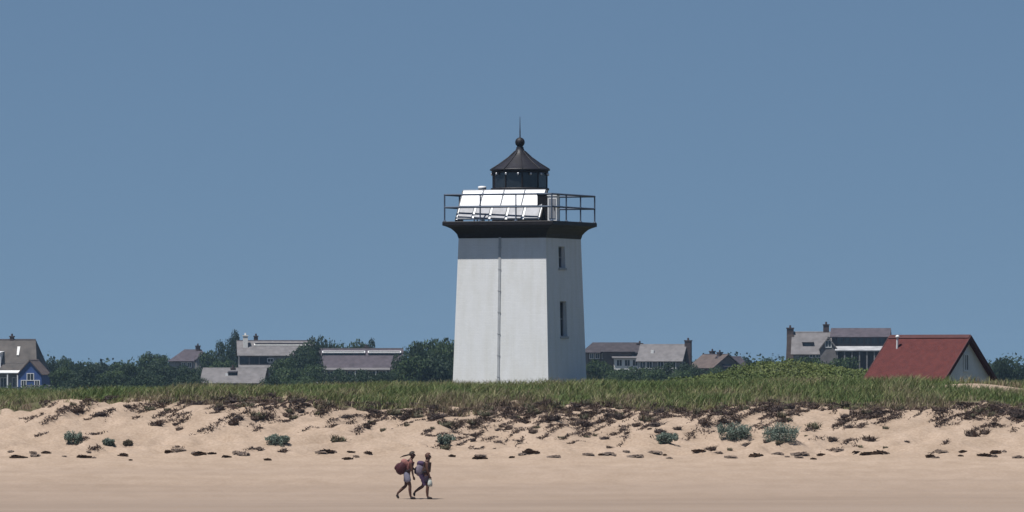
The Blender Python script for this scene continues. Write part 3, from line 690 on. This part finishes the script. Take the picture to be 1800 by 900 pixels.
for x, y, w_, D in ((722, 606, 48, 1000), (748, 596, 56, 1010), (775, 598, 52, 1000), (800, 602, 50, 990), (820, 615, 44, 980), (735, 625, 60, 940), (775, 622, 60, 940), (708, 625, 36, 980)): T(x, y, w_, D, 'big')
for x, y, w_, D in ((1040, 634, 44, 1000), (1062, 632, 36, 1010), (1100, 648, 40, 960), (1130, 644, 44, 960), (1165, 642, 50, 980), (1200, 640, 46, 960), (1232, 634, 44, 1300), (1220, 645, 40, 950)): T(x, y, w_, D, 'R')
for x, y, w_, D in ((1290, 634, 40, 1350), (1315, 632, 40, 1300), (1345, 630, 34, 1350), (1365, 634, 40, 1300), (1300, 642, 50, 1100), (1350, 642, 50, 1100), (1255, 645, 40, 1100), (1400, 628, 50, 980), (1435, 626, 50, 970), (1480, 627, 50, 980), (1520, 622, 40, 1150), (1761, 630, 34, 900), (1745, 640, 30, 920), (1780, 642, 34, 900), (1805, 645, 40, 900),
                    (1880, 640, 60, 1000), (1960, 636, 70, 1050)): T(x, y, w_, D)
# scrub on the low land between dune and houses
def thicket(name, n, fx, fy, hgt, size, tones, seed, mt, label):
    r = np.random.default_rng(seed); x = fx(r, n); y = fy(r, n)
    z = H(x, y); hmp = (fbm(x / hgt * .35, y / hgt * .3, seed, 3) * .5 + .75).clip(.2, 1.5) * hgt
    h_ = z + hmp * r.uniform(0, 1, n) ** .5
    c = np.stack([x, y, h_], 1); nrm = r.normal(size=(n, 3)) * .6; nrm[:, 2] += .6; nrm[:, 1] -= .35; nrm /= np.linalg.norm(nrm, axis=1, keepdims=True)
    t = np.cross(nrm, r.normal(size=(n, 3))); t /= np.linalg.norm(t, axis=1, keepdims=True); b = np.cross(nrm, t); s = size * r.uniform(.6, 1.4, n)[:, None]
    V = np.stack([c - t * s, c - b * s * .7, c + t * s, c + b * s * .7], 1).reshape(-1, 3)
    TT = np.array(tones); q = ((vn(x / hgt * .25, y / hgt * .25, seed + 5) * .5 + .5) * len(TT) + r.normal(0, .5, n)).astype(int).clip(0, len(TT) - 1)
    col = TT[q] * r.uniform(.7, 1.3, n)[:, None]
    o = link(name, np_mesh(name, V, np.arange(4 * n).reshape(-1, 4), M[mt], np.repeat(col, 4, 0)))
    return tag(o, label, 'scrub', kind='stuff')
thicket('lowland_scrub', 110000, lambda r, n: r.uniform(-110, 110, n), lambda r, n: r.uniform(560, 980, n), 1.5, .15, GREENS + [(.06, .075, .03)], 77, 'leaf', 'low dark scrub covering the flat land before the houses')
thicket('far_wood', 110000, lambda r, n: r.uniform(-420, 420, n), lambda r, n: r.uniform(1420, 1600, n), 6.2, .38, DARKS, 78, 'leaf', 'far low wood closing the view behind the houses')
thicket('mound_scrub', 110000, lambda r, n: r.normal(14.0, 7.0, n), lambda r, n: r.uniform(346, 388, n), .75, .065, [(.068, .095, .028), (.092, .12, .034), (.125, .145, .046), (.068, .09, .036)], 79, 'leaf', 'bright green leafy scrub covering the low mound behind the dune')

# ------------------------------------------------------------------ dune grass (uncountable)
def blades(x, y, z, h_, lean, wid, r, tones, tone_i, outr=.12):
    n = len(x); az = r.uniform(0, 6.283, n); ln = lean * h_
    lx = np.cos(az) * ln + .16 * h_; ly = np.sin(az) * ln
    yaw = r.uniform(0, 3.1416, n); wx, wy = np.cos(yaw) * wid / 2, np.sin(yaw) * wid / 2
    p = lambda f, g, q: np.stack([x + lx * f + wx * q, y + ly * f + wy * q, z + h_ * g], 1)
    V = np.stack([p(0, -.05, 1), p(0, -.05, -1), p(.35, .6, -.8), p(.35, .6, .8), p(1, 1 - .0, 0)], 1)
    TT = np.array(tones); col = TT[tone_i] * r.uniform(.75, 1.3, n)[:, None]
    i = np.arange(n) * 5
    F = np.concatenate([np.stack([i, i + 1, i + 2], 1), np.stack([i, i + 2, i + 3], 1), np.stack([i + 3, i + 2, i + 4], 1)])
    return V.reshape(-1, 3), F, np.repeat(col, 5, 0)
GT = [(.095, .135, .04), (.13, .155, .052), (.195, .19, .08), (.25, .215, .125), (.18, .135, .088)]
r = np.random.default_rng(5); nt_ = 34000
tx = r.uniform(-31, 31, nt_); tyy = 278.5 + (r.uniform(0, 1, nt_) ** 1.25) * 64
ed = edge_y(tx); dd = (tyy - ed); patch = fbm(tx * .35, tyy * .2, 51, 3)
keep = (dd + patch * 1.5 + r.normal(0, .6, nt_) > .1) & (r.uniform(0, 1, nt_) > sandpatch(tx, tyy) * 2.2)
lhx, lhy = base.x, base.y
keep &= ~((np.abs(tx - lhx) < 2.9) & (np.abs(tyy - lhy) < 2.9)) & ~((np.abs(tx - rc.x) < 3) & (np.abs(tyy - rc.y) < 3))
tx, tyy, dd, patch = tx[keep], tyy[keep], dd[keep], patch[keep]
nb_ = 9; n = len(tx) * nb_
ti = np.repeat(np.arange(len(tx)), nb_)
x = tx[ti] + r.normal(0, .09, n); y = tyy[ti] + r.normal(0, .09, n); z = H(x, y)
big = np.clip(1 + patch[ti] * .35, .55, 1.5) * np.clip(.55 + dd[ti] * .14, .5, 1)
h_ = r.uniform(.16, .48, n) * big
dry_ = np.clip(1 - dd[ti] / 3.0, 0, 1)
tone = (1.25 + fbm(x * .42, y * .16, 61, 3) * 1.7 + r.normal(0, .8, len(tx))[ti] + dry_ * 2.6 + r.normal(0, .75, n)).round().astype(int).clip(0, 4)
V, F, c = blades(x, y, z, h_, r.uniform(.3, 1.0, n), r.uniform(.02, .04, n), r, GT, tone)
tag(link('dune_grass', np_mesh('dune_grass', V, F, M['grass'], c)), 'green and straw coloured beach grass covering the top of the dune', 'grass', kind='stuff')

PL = [(128, 781, 34, 27, 'grey green beach plant by itself on open sand, leafy end raised', 0), (189, 783, 25, 15, 'small low grey green beach plant next to a brown one', 0), (225, 784, 19, 12, 'tiny brownish beach plant', 1),
      (485, 783, 48, 23, 'wide flat grey green beach plant below a dead grass streak', 0), (786, 782, 34, 21, 'small grey green beach plant behind the two walkers', 0), (1172, 780, 40, 24, 'compact round grey green beach plant apart from the pair', 0),
      (1290, 773, 66, 36, 'bluish green beach plant, smaller of the neighbouring pair', 0), (1372, 776, 76, 40, 'largest grey green beach plant, wider of the neighbouring pair', 0)]
# ------------------------------------------------------------------ dead grass clumps, one object each
def tuft_mesh(seed, tones, nblade=70, rad=.16, hgt=.3, droop=True):
    r = np.random.default_rng(seed); az = r.uniform(0, 6.283, nblade); q = rad * np.sqrt(r.uniform(0, 1, nblade))
    x, y = q * np.cos(az) * 1.3, q * np.sin(az); z = np.zeros(nblade) - .02
    V, F, c = blades(x, y, z, r.uniform(.5, 1, nblade) * hgt, r.uniform(.3, 1.1, nblade), r.uniform(.02, .045, nblade), r, tones, r.integers(0, len(tones), nblade))
    # the matted root crown
    m = MB(); pr = [(rad * .2, -.12), (rad * .95, -.04), (rad * .8, hgt * .22), (rad * .3, hgt * .36)]
    m.lathe(pr, 9); RV = np.array(m.v[:36]); RV[:, :2] *= r.uniform(.75, 1.25, (36, 1)); RV[:, 0] *= 1.25
    k0 = len(V); RF = []
    for k in range(3):
        for i in range(9):
            a_, b_, c_, d_ = k * 9 + i, k * 9 + (i + 1) % 9, k * 9 + 9 + (i + 1) % 9, k * 9 + 9 + i; RF += [(a_, b_, c_), (a_, c_, d_)]
    for i in range(1, 8): RF.append((27, 27 + i, 28 + i))
    V = np.concatenate([V, RV]); F = np.concatenate([F, np.array(RF) + k0]); c = np.concatenate([c, np.tile(np.array([tones[0]]) * .8, (36, 1))])
    return np_mesh('dead_grass_clump', V, F, M['grass'], c)
BR = [(.085, .056, .042), (.115, .08, .06), (.07, .047, .04), (.15, .11, .085)]
BG = [(.095, .085, .05), (.12, .105, .06), (.15, .115, .08), (.075, .085, .045)]
BD = [(.05, .034, .03), (.07, .048, .042), (.10, .075, .065)]
tm_ = [tuft_mesh(101 + i, (BR, BG, BD)[i % 3], 54 + 8 * i, .15, .24) for i in range(6)]
WORD = ('brown', 'olive brown', 'dark')
rnd = random.Random(3); cnt = 0
def near_plant(x):
    b = min(PL, key=lambda q: abs(q[0] - x)); return b[4] if abs(b[0] - x) < 60 else None
def clump_spot(rnd):
    while True:
        X_ = rnd.uniform(-40, 1840)
        dens = np.interp(X_, [0, 100, 340, 380, 560, 640, 1560, 1700, 1800], [.3, .3, .4, .75, .7, 1, 1, .8, .8])
        if rnd.random() > dens: continue
        low = rnd.random() < .09
        yb = (699 if X_ < 560 else 710) + rnd.expovariate(1 / 19.0) if not low else rnd.uniform(740, 795)
        if yb > 796: continue
        cl = vn(np.array([X_ * .012 + yb * .02]), np.array([yb * .03]), 88)[0]
        if not low and cl < -.15 and rnd.random() < .8: continue
        return X_, yb, low
while cnt < 295:
    X_, yb, low = clump_spot(rnd)
    p = hit(X_, yb); s = rnd.uniform(.45, 1.25) * (.6 if low else 1.0); wide = rnd.uniform(.9, 1.7); v = rnd.randrange(6)
    o = link('dead_grass_clump', tm_[v], loc=p); o.rotation_euler = (rnd.uniform(-.2, .2), rnd.uniform(-.2, .25), rnd.uniform(-.5, .5)); o.scale = (s * wide, s, s * rnd.uniform(.7, 1.1))
    size = 'tiny' if s < .5 else 'small' if s < .75 else 'medium' if s < 1.0 else 'large'
    where = 'under the grassy lip of the dune' if yb < 720 else 'high on the bare dune face' if yb < 735 else 'halfway down the bare sand slope' if yb < 760 else 'at the sandy foot of the dune'
    lb = '%s %s dead grass clump %s%s' % (size, WORD[v % 3], 'spread wide ' if wide > 1.35 else '', where)
    tag(o, lb, 'grass clump', lb + 's'.join(['', ''])); cnt += 1
# thin litter of dead blades and roots between the clumps
LV, LF, LC = [], [], []; off = 0
r = np.random.default_rng(9); rnd2 = random.Random(11)
for q in range(850):
    X_, yb, low = clump_spot(rnd2)
    if low and rnd2.random() < .75: continue
    p = hit(X_, yb, 268, 290); nbl = rnd2.randrange(30, 95)
    x = p.x + r.normal(0, .08, nbl); y = p.y + r.normal(0, .17, nbl); x += (y - p.y) * rnd2.uniform(.3, 1.2); z = H(x, y)
    V, F, c = blades(x, y, z, r.uniform(.03, .10, nbl), r.uniform(.8, 3.0, nbl), r.uniform(.03, .06, nbl), r, [tuple(k * 1.2 for k in q_) for q_ in BR + BD], r.integers(0, 7, nbl))
    LV.append(V); LF.append(F + off); LC.append(c); off += len(V)
tag(link('dead_grass_litter', np_mesh('dead_grass_litter', np.concatenate(LV), np.concatenate(LF), M['grass'], np.concatenate(LC))), 'scattered brown dead grass and roots strewn over the dune face', 'grass', kind='stuff')

# ------------------------------------------------------------------ seaweed along the tide line
def weed_mesh(seed):
    r = np.random.default_rng(seed); n = 50; x = r.normal(0, .085, n).clip(-.16, .16); y = r.normal(0, .06, n).clip(-.12, .12); z = r.uniform(.0, .065, n) * np.exp(-(x / .2) ** 2)
    a_ = r.normal(0, .5, n); L = r.uniform(.05, .10, n); wd = r.uniform(.015, .035, n)
    t = np.stack([np.cos(a_), np.sin(a_), r.normal(0, .15, n)], 1) * L[:, None]; b = np.stack([-np.sin(a_), np.cos(a_), r.uniform(.3, 1.2, n)], 1) * wd[:, None]
    c = np.stack([x, y, z], 1); V = np.stack([c - t - b, c + t - b, c + t + b, c - t + b], 1).reshape(-1, 3)
    T_ = np.array([(.07, .047, .036), (.11, .078, .058), (.17, .125, .095)]); col = T_[r.integers(0, 3, n)]
    V[:, 2] = np.maximum(V[:, 2], -.03)
    return np_mesh('seaweed_clump', V, np.arange(4 * n).reshape(-1, 4), M['weed'], np.repeat(col, 4, 0))
wmesh = [weed_mesh(200 + i) for i in range(5)]
WR = [18, 28, 36, 46, 60, 63, 82, 113, 147, 156, 165, 218, 229, 299, 316, 340, 352, 372, 397, 415, 430, 455, 470, 497, 565, 575, 588, 610, 618, 625, 648, 795, 843, 842, 900, 918, 930, 935, 972, 1035, 1055, 1070, 1100, 1115, 1150, 1170, 1178, 1229, 1262, 1285, 1330, 1366, 1382, 1404, 1403, 1430, 1445, 1475, 1505, 1528, 1545, 1560, 1634, 1646, 1658, 1690, 1693, 1730, 1745, 1750, 1765, 1790]
for i, X_ in enumerate(WR):
    p = hit(X_ + rnd.uniform(-2, 2), 800 + rnd.gauss(0, 4.5)); o = link('seaweed_clump', wmesh[i % 5], loc=p + Vector((0, 0, .01)))
    s = rnd.uniform(.45, 1.3); o.scale = (s * rnd.uniform(.6, 1.3), s, s * 1.1); o.rotation_euler = (0, 0, rnd.gauss(0, .25) + (math.pi if rnd.random() < .5 else 0))
    np_ = min(PL, key=lambda q: abs(q[0] - X_)); sz = 'thin' if s < .75 else 'thick' if s > 1.05 else 'plain'
    lb = '%s dark seaweed clump on the tide line, level with the %s' % (sz, {128: 'plant alone on open sand', 189: 'small low plant', 225: 'tiny brownish plant', 485: 'wide flat plant', 786: 'plant behind the walkers', 1172: 'compact round plant', 1290: 'bluish green plant', 1372: 'largest plant'}[np_[0]])
    tag(o, lb, 'seaweed', lb)

# ------------------------------------------------------------------ grey green plants on the sand
TP = ([(.125, .165, .13), (.16, .20, .165), (.085, .12, .09), (.20, .235, .195)], [(.10, .085, .055), (.13, .105, .07)])
for i, (X_, yb, wp, hp, lab, tn) in enumerate(PL):
    p = hit(X_, yb); kk = K * p.y; hw = wp * kk / 2; hg = hp * kk; rr = random.Random(400 + i)
    o = empty('beach_plant', p, 0, lab, 'plant')
    lob = [(rr.uniform(-.2, .2) * hw, hw * .2, hg * .36, hw * .66, hw * .5, hg * .5)] + [(rr.uniform(-.85, .85) * hw, rr.uniform(-.35, .7) * hw, hg * rr.uniform(.1, .6), hw * rr.uniform(.14, .3), hw * .25, hg * rr.uniform(.16, .36)) for _ in range(13)]
    V, F, c = leafcloud(int(800 + wp * 34), lob, .04, TP[tn], 410 + i, flat=.35)
    V2, F2, c2 = blades(*(lambda q: (q[0] * hw * .8, hw * .2 + q[1] * hw * .35, hg * .38 + 0 * q[0]))(np.random.default_rng(430 + i).uniform(-1, 1, (2, 90))), np.random.default_rng(440 + i).uniform(.08, .38, 90) * hg, np.full(90, .9), np.full(90, .05), np.random.default_rng(450 + i), TP[tn], np.random.default_rng(460 + i).integers(0, 2, 90))
    V[:, 2] = np.maximum(V[:, 2], -.02)
    F = np.concatenate([F[:, [0, 1, 2]], F[:, [0, 2, 3]], F2 + len(V)]); V = np.concatenate([V, V2]); c = np.concatenate([c, c2])
    link('foliage', np_mesh('foliage', V, F, M['leaf'], c), o)
    m = MB()
    for k in range(9): m.tube((0, .05, -.06), (rr.uniform(-.8, .8) * hw, rr.uniform(-.3, .7) * hw, hg * rr.uniform(.3, .8)), .012, .005, 5)
    m.build('stem', M['bark'], o)

# ------------------------------------------------------------------ two walkers
FAT = 1.13      # stocky figures
def skin(name, verts, edges, mt, parent, sub=2, root=0):
    me = bpy.data.meshes.new(name); me.from_pydata([v[0] for v in verts], edges, []); me.materials.append(mt)
    o = bpy.data.objects.new(name, me); COL.objects.link(o); o.parent = parent
    md = o.modifiers.new('skin', 'SKIN'); md.use_smooth_shade = True
    if not me.skin_vertices: me.skin_vertices.new() if hasattr(me.skin_vertices, 'new') else None
    for i, v in enumerate(verts):
        rr = v[1] if isinstance(v[1], tuple) else (v[1], v[1])
        sv = me.skin_vertices[0].data[i]; sv.radius = (rr[0] * FAT, rr[1] * FAT); sv.use_root = (i == root)
    ss = o.modifiers.new('smooth', 'SUBSURF'); ss.levels = sub; ss.render_levels = sub
    return o
def person(pxx, pyy, label, J, mats, top, hairkind):
    g = hit(pxx, pyy); P_ = empty('person', g, 0, label, 'person', 'two people walking on the beach')
    v = []; e_ = []; ix = {}
    def n(k, p, r_, par=None):
        ix[k] = len(v); v.append((p, r_))
        if par: e_.append((ix[par], ix[k]))
    n('pelvis', J['pelvis'], .125); n('waist', J['waist'], .115, 'pelvis'); n('chest', J['chest'], .135, 'waist'); n('collar', J['collar'], .085, 'chest')
    n('neck', J['neck'], .052, 'collar'); n('jaw', J['jaw'], .07, 'neck'); n('head', J['head'], (.088, .10), 'jaw'); n('skull', J['skull'], (.06, .07), 'head')
    n('nose', J['nose'], .018, 'jaw') if False else None
    for s, sg in (('l', 1), ('r', -1)):
        n('hip' + s, J['hip' + s], .092, 'pelvis'); n('thigh' + s, tuple((Vector(J['hip' + s]) * .6 + Vector(J['knee' + s]) * .4)), .08, 'hip' + s)
        n('knee' + s, J['knee' + s], .055, 'thigh' + s)
        n('calf' + s, tuple(Vector(J['knee' + s]) * .65 + Vector(J['ank' + s]) * .35 + Vector((-.015, 0, 0))), .056, 'knee' + s)
        n('ank' + s, J['ank' + s], .036, 'calf' + s); n('ball' + s, J['ball' + s], .036, 'ank' + s); n('toe' + s, J['toe' + s], .024, 'ball' + s)
        n('sho' + s, J['sho' + s], .062, 'collar'); n('elb' + s, J['elb' + s], .042, 'sho' + s); n('wri' + s, J['wri' + s], .029, 'elb' + s); n('palm' + s, J['palm' + s], (.018, .036), 'wri' + s)
        d = (Vector(J['palm' + s]) - Vector(J['wri' + s])).normalized(); pm = Vector(J['palm' + s])
        for q in range(4):
            f0 = pm + Vector((-.03 + .02 * q, 0, 0)) + d * .035; Lf = (.028, .034, .036, .03)[q]
            n('f%d%s' % (q, s), tuple(f0), .0095, 'palm' + s); n('g%d%s' % (q, s), tuple(f0 + d * Lf), .009, 'f%d%s' % (q, s)); n('h%d%s' % (q, s), tuple(f0 + d * Lf * 1.7 + Vector((.012, -.012 * sg, 0))), .008, 'g%d%s' % (q, s))
        n('th' + s, tuple(pm + Vector((.04, -.008 * sg, 0)) - d * .005), .0105, 'palm' + s); n('tt' + s, tuple(pm + Vector((.05, -.012 * sg, 0)) + d * .035), .009, 'th' + s)
    skin('body', v, e_, mats['skin'], P_)
    # face
    hd = Vector(J['head']); f_ = MB()
    f_.add([hd + Vector(q) for q in ((.085, -.014, -.035), (.085, .014, -.035), (.118, 0, -.04), (.092, 0, .015))], [(0, 2, 3), (2, 1, 3), (0, 1, 2)])
    f_.build('nose', mats['skin'], P_)
    for sy in (-1, 1):
        MB().lathe([(.004, hd.z - .012), (.012, hd.z - .004), (.012, hd.z + .004), (.004, hd.z + .012)], 8, (hd.x + .083, hd.y + sy * .034)).build('eye', M['darkstrap'], P_)
        MB().lathe([(.008, hd.z - .035), (.022, hd.z - .02), (.024, hd.z + .01), (.01, hd.z + .025)], 8, (hd.x - .005, hd.y + sy * .088)).build('ear', mats['skin'], P_)
    MB().box(hd.x + .078, hd.x + .09, hd.y - .025, hd.y + .025, hd.z - .075, hd.z - .066).build('mouth', mats['lip'], P_)
    # hair: shell over the back and top of the skull
    nh = 12; hv = []; hf = []
    for a1 in range(9):
        for b1 in range(nh):
            th_ = a1 / 8 * 1.95; ph = 2 * math.pi * b1 / nh; cut = th_ if math.cos(ph) < .2 else min(th_, 1.05)
            rr = .112 + .008 * math.sin(5 * ph + a1)
            hv.append(hd + Vector((-.012 + rr * 1.05 * math.sin(cut) * math.cos(ph), rr * .92 * math.sin(cut) * math.sin(ph), .012 + rr * 1.1 * math.cos(cut))))
    for a1 in range(8):
        for b1 in range(nh): hf.append((a1 * nh + b1, (a1 + 1) * nh + b1, (a1 + 1) * nh + (b1 + 1) % nh, a1 * nh + (b1 + 1) % nh))
    m = MB(); m.add(hv, hf, True)
    if hairkind == 'tail':
        for k in range(3): m.tube(hd + Vector((-.09, 0, .02)), hd + Vector((-.36 - .05 * k, .02 * k, -.03 - .03 * k)), .03, .01, 7)
    else:
        m.tube(hd + Vector((-.05, 0, -.02)), hd + Vector((-.06, 0, -.13)), .06, .04, 8)
    m.build('hair', mats['hair'], P_)
    # clothes
    sv = [(J['waist'], .128), (J['pelvis'], .143)]; se = [(0, 1)]
    for s in 'lr':
        i0 = len(sv); hp, kn = Vector(J['hip' + s]), Vector(J['knee' + s])
        sv += [(tuple(hp), .112), (tuple(hp * .55 + kn * .45), .105), (tuple(hp * .28 + kn * .72), .10)]; se += [(1, i0), (i0, i0 + 1), (i0 + 1, i0 + 2)]
    skin('shorts', sv, se, mats['shorts'], P_, root=1)
    cv = [(tuple(Vector(J['waist']) - Vector((0, 0, .04))), .126), (J['waist'], .128), (J['chest'], .15), (J['collar'], .098)]; ce = [(0, 1), (1, 2), (2, 3)]
    for s in 'lr':
        i0 = len(cv); sh_, el = Vector(J['sho' + s]), Vector(J['elb' + s])
        cv += [(tuple(sh_), .074)] + ([(tuple(sh_ * .55 + el * .45), .066)] if top == 'sleeves' else [])
        ce += [(3, i0)] + ([(i0, i0 + 1)] if top == 'sleeves' else [])
    skin('shirt', cv, ce, mats['shirt'], P_, root=2)
    for s in 'lr':
        a_, b_, t_ = Vector(J['ank' + s]), Vector(J['ball' + s]), Vector(J['toe' + s])
        skin('shoe', [(tuple(a_ + Vector((-.02, 0, -.02))), .046), (tuple(b_), .044), (tuple(t_), .032)], [(0, 1), (1, 2)], M['shoe'], P_, 1)
    return P_, g
# first walker: leaning into the load of a big bag
J1 = dict(pelvis=(.0, 0, .92), waist=(.05, 0, 1.05), chest=(.10, 0, 1.22), collar=(.15, 0, 1.38), neck=(.18, 0, 1.455), jaw=(.225, 0, 1.53), head=(.225, 0, 1.60), skull=(.215, 0, 1.66),
          hipl=(.02, .09, .88), hipr=(-.01, -.09, .88), kneel=(-.02, .10, .48), ankl=(-.33, .10, .20), balll=(-.315, .10, .07), toel=(-.265, .10, .03),
          kneer=(.13, -.10, .49), ankr=(.15, -.10, .09), ballr=(.26, -.10, .04), toer=(.34, -.10, .03),
          shol=(.14, .19, 1.36), shor=(.14, -.19, 1.36), elbl=(.22, .24, 1.10), elbr=(.20, -.25, 1.09), wril=(.36, .20, 1.05), wrir=(.24, -.22, .86), palml=(.43, .18, 1.05), palmr=(.26, -.21, .78))
W1, g1 = person(714.5, 877.5, 'walker in pink shirt and pale shorts leaning forward under a maroon backpack', J1,
            dict(skin=M['skin'], lip=M['maroon'], hair=M['hair'], shorts=M['greyshorts'], shirt=M['pinkshirt']), 'sleeves', 'tail')
J2 = dict(pelvis=(.0, 0, .88), waist=(.01, 0, 1.0), chest=(.03, 0, 1.17), collar=(.04, 0, 1.33), neck=(.05, 0, 1.40), jaw=(.09, 0, 1.47), head=(.085, 0, 1.545), skull=(.075, 0, 1.60),
          hipl=(.0, .08, .84), hipr=(.0, -.08, .84), kneel=(-.12, .09, .46), ankl=(-.40, .09, .27), balll=(-.44, .09, .17), toel=(-.41, .09, .10),
          kneer=(.06, -.09, .46), ankr=(.05, -.09, .09), ballr=(.15, -.09, .04), toer=(.23, -.09, .03),
          shol=(.03, .17, 1.31), shor=(.03, -.17, 1.31), elbl=(-.08, .22, 1.07), elbr=(.05, -.21, 1.06), wril=(-.02, .21, .86), wrir=(.12, -.20, .86), palml=(.0, .2, .79), palmr=(.14, -.20, .79))
W2, g2 = person(749.0, 877.5, 'walker in brown top and dark plum shorts carrying a white bag', J2,
            dict(skin=M['skin2'], lip=M['maroon'], hair=M['hair2'], shorts=M['plumshorts'], shirt=M['browntop']), 'bare', 'short')
def backpack(loc, label, rx, ry, rz, tilt, m1, m2, zs, xs):
    o = empty('backpack', loc, 0, label, 'backpack')
    V = []; Fq = []
    nu, nv = 14, 9
    for j in range(nv + 1):
        t = math.pi * j / nv
        for i in range(nu):
            p_ = 2 * math.pi * i / nu; se_ = lambda c, q: math.copysign(abs(c) ** q, c)
            q = Vector((rx * se_(math.sin(t), .7) * se_(math.cos(p_), .75), ry * se_(math.sin(t), .7) * se_(math.sin(p_), .75), rz * se_(math.cos(t), .8)))
            q *= 1 + .04 * math.sin(3 * p_ + 2 * t); V.append(Matrix.Rotation(tilt, 3, 'Y') @ q)
    for j in range(nv):
        for i in range(nu): Fq.append((j * nu + i, (j + 1) * nu + i, (j + 1) * nu + (i + 1) % nu, j * nu + (i + 1) % nu))
    MB().add(V, Fq, True).build('bag_body', m1, o)
    k = Matrix.Rotation(tilt, 3, 'Y')
    c = k @ Vector((-rx * .85, 0, -rz * .3))
    pk = MB(); pk.add([Vector(v) * .5 + c for v in V], Fq, True); pk.build('pocket', m2, o)
    lid = MB(); lid.add([k @ (Vector(((k.inverted() @ v).x * 1.04, (k.inverted() @ v).y * 1.04, (k.inverted() @ v).z * .38 + rz * .68))) for v in V], Fq, True); lid.build('lid', m2 if m1 is not M['maroon'] else M['pinkshirt'], o)
    for sy in (-1, 1):
        m = MB(); pts = [Vector((rx * .5, sy * .13, rz * .75)), Vector((xs, sy * .15, zs)), Vector((xs + .12, sy * .16, zs - .14)), Vector((xs + .06, sy * .17, zs - .32)), Vector((rx * .4, sy * .15, -rz * .55))]
        for a_, b_ in zip(pts[:-1], pts[1:]): m.tube(a_, b_, .02, n=6)
        m.build('strap', M['darkstrap'], o)
    return o
backpack(g1 + Vector((-.13, 0, 1.15)), 'bulging maroon backpack with pink lid on the leaning walker', .19, .20, .29, R(36), M['maroon'], M['maroon'], .255, .25)
backpack(g2 + Vector((-.21, 0, 1.10)), 'lilac and purple backpack on the walker in the brown top', .15, .17, .27, R(10), M['lilac'], M['purple'], .25, .22)
# towel hanging below the second pack, white bag in hand
tw = MB(); prv = []
for j in range(9):
    for i in range(5): prv.append((-.20 + .05 * i + .025 * j + .012 * math.sin(j * 2 + i), -.10 + .012 * math.sin(i * 2.1 + j), .86 - j * .055 + .26 * 0))
tw.add(prv + [(a_, b_ + .03, c_) for a_, b_, c_ in prv], [(j * 5 + i, j * 5 + i + 1, j * 5 + 6 + i, j * 5 + 5 + i) for j in range(8) for i in range(4)] + [(45 + j * 5 + 5 + i, 45 + j * 5 + 6 + i, 45 + j * 5 + i + 1, 45 + j * 5 + i) for j in range(8) for i in range(4)], True)
t_ = tw.build('towel', M['purple'], loc=g2 + Vector((-.10, -.03, .07))); tag(t_, 'dark purple towel hanging from the lilac backpack', 'towel')
hb = empty('hand_bag', g2 + Vector((.145, -.20, .745)), 0, 'small white canvas bag held in the walker\'s hand', 'bag')
m = MB(); m.lathe([(.04, -.29), (.08, -.28), (.09, -.19), (.07, -.09), (.04, -.05)], 14); m.build('bag_body', M['whitebag'], hb)
m = MB()
for sy in (-1, 1): m.tube((-.05, sy * .02, -.08), (-.015, 0, .01), .009, n=6).tube((.05, sy * .02, -.08), (.0, 0, .01), .009, n=6)
m.build('bag_handle', M['whitebag'], hb)

# ------------------------------------------------------------------ air
hm = bpy.data.materials.new('sea_haze'); hm.use_nodes = True; t = hm.node_tree; t.nodes.clear()
pv = t.nodes.new('ShaderNodeVolumePrincipled'); pv.inputs['Color'].default_value = (.5, .74, 1, 1); pv.inputs['Density'].default_value = .00007; pv.inputs['Anisotropy'].default_value = .2
oo = t.nodes.new('ShaderNodeOutputMaterial'); t.links.new(pv.outputs[0], oo.inputs['Volume'])
hz_box = MB().box(-1510, 1510, -410, 2610, -4.2, 18.5).build('haze', hm)
tag(hz_box, 'thin bluish sea haze filling the air', 'haze', kind='stuff')
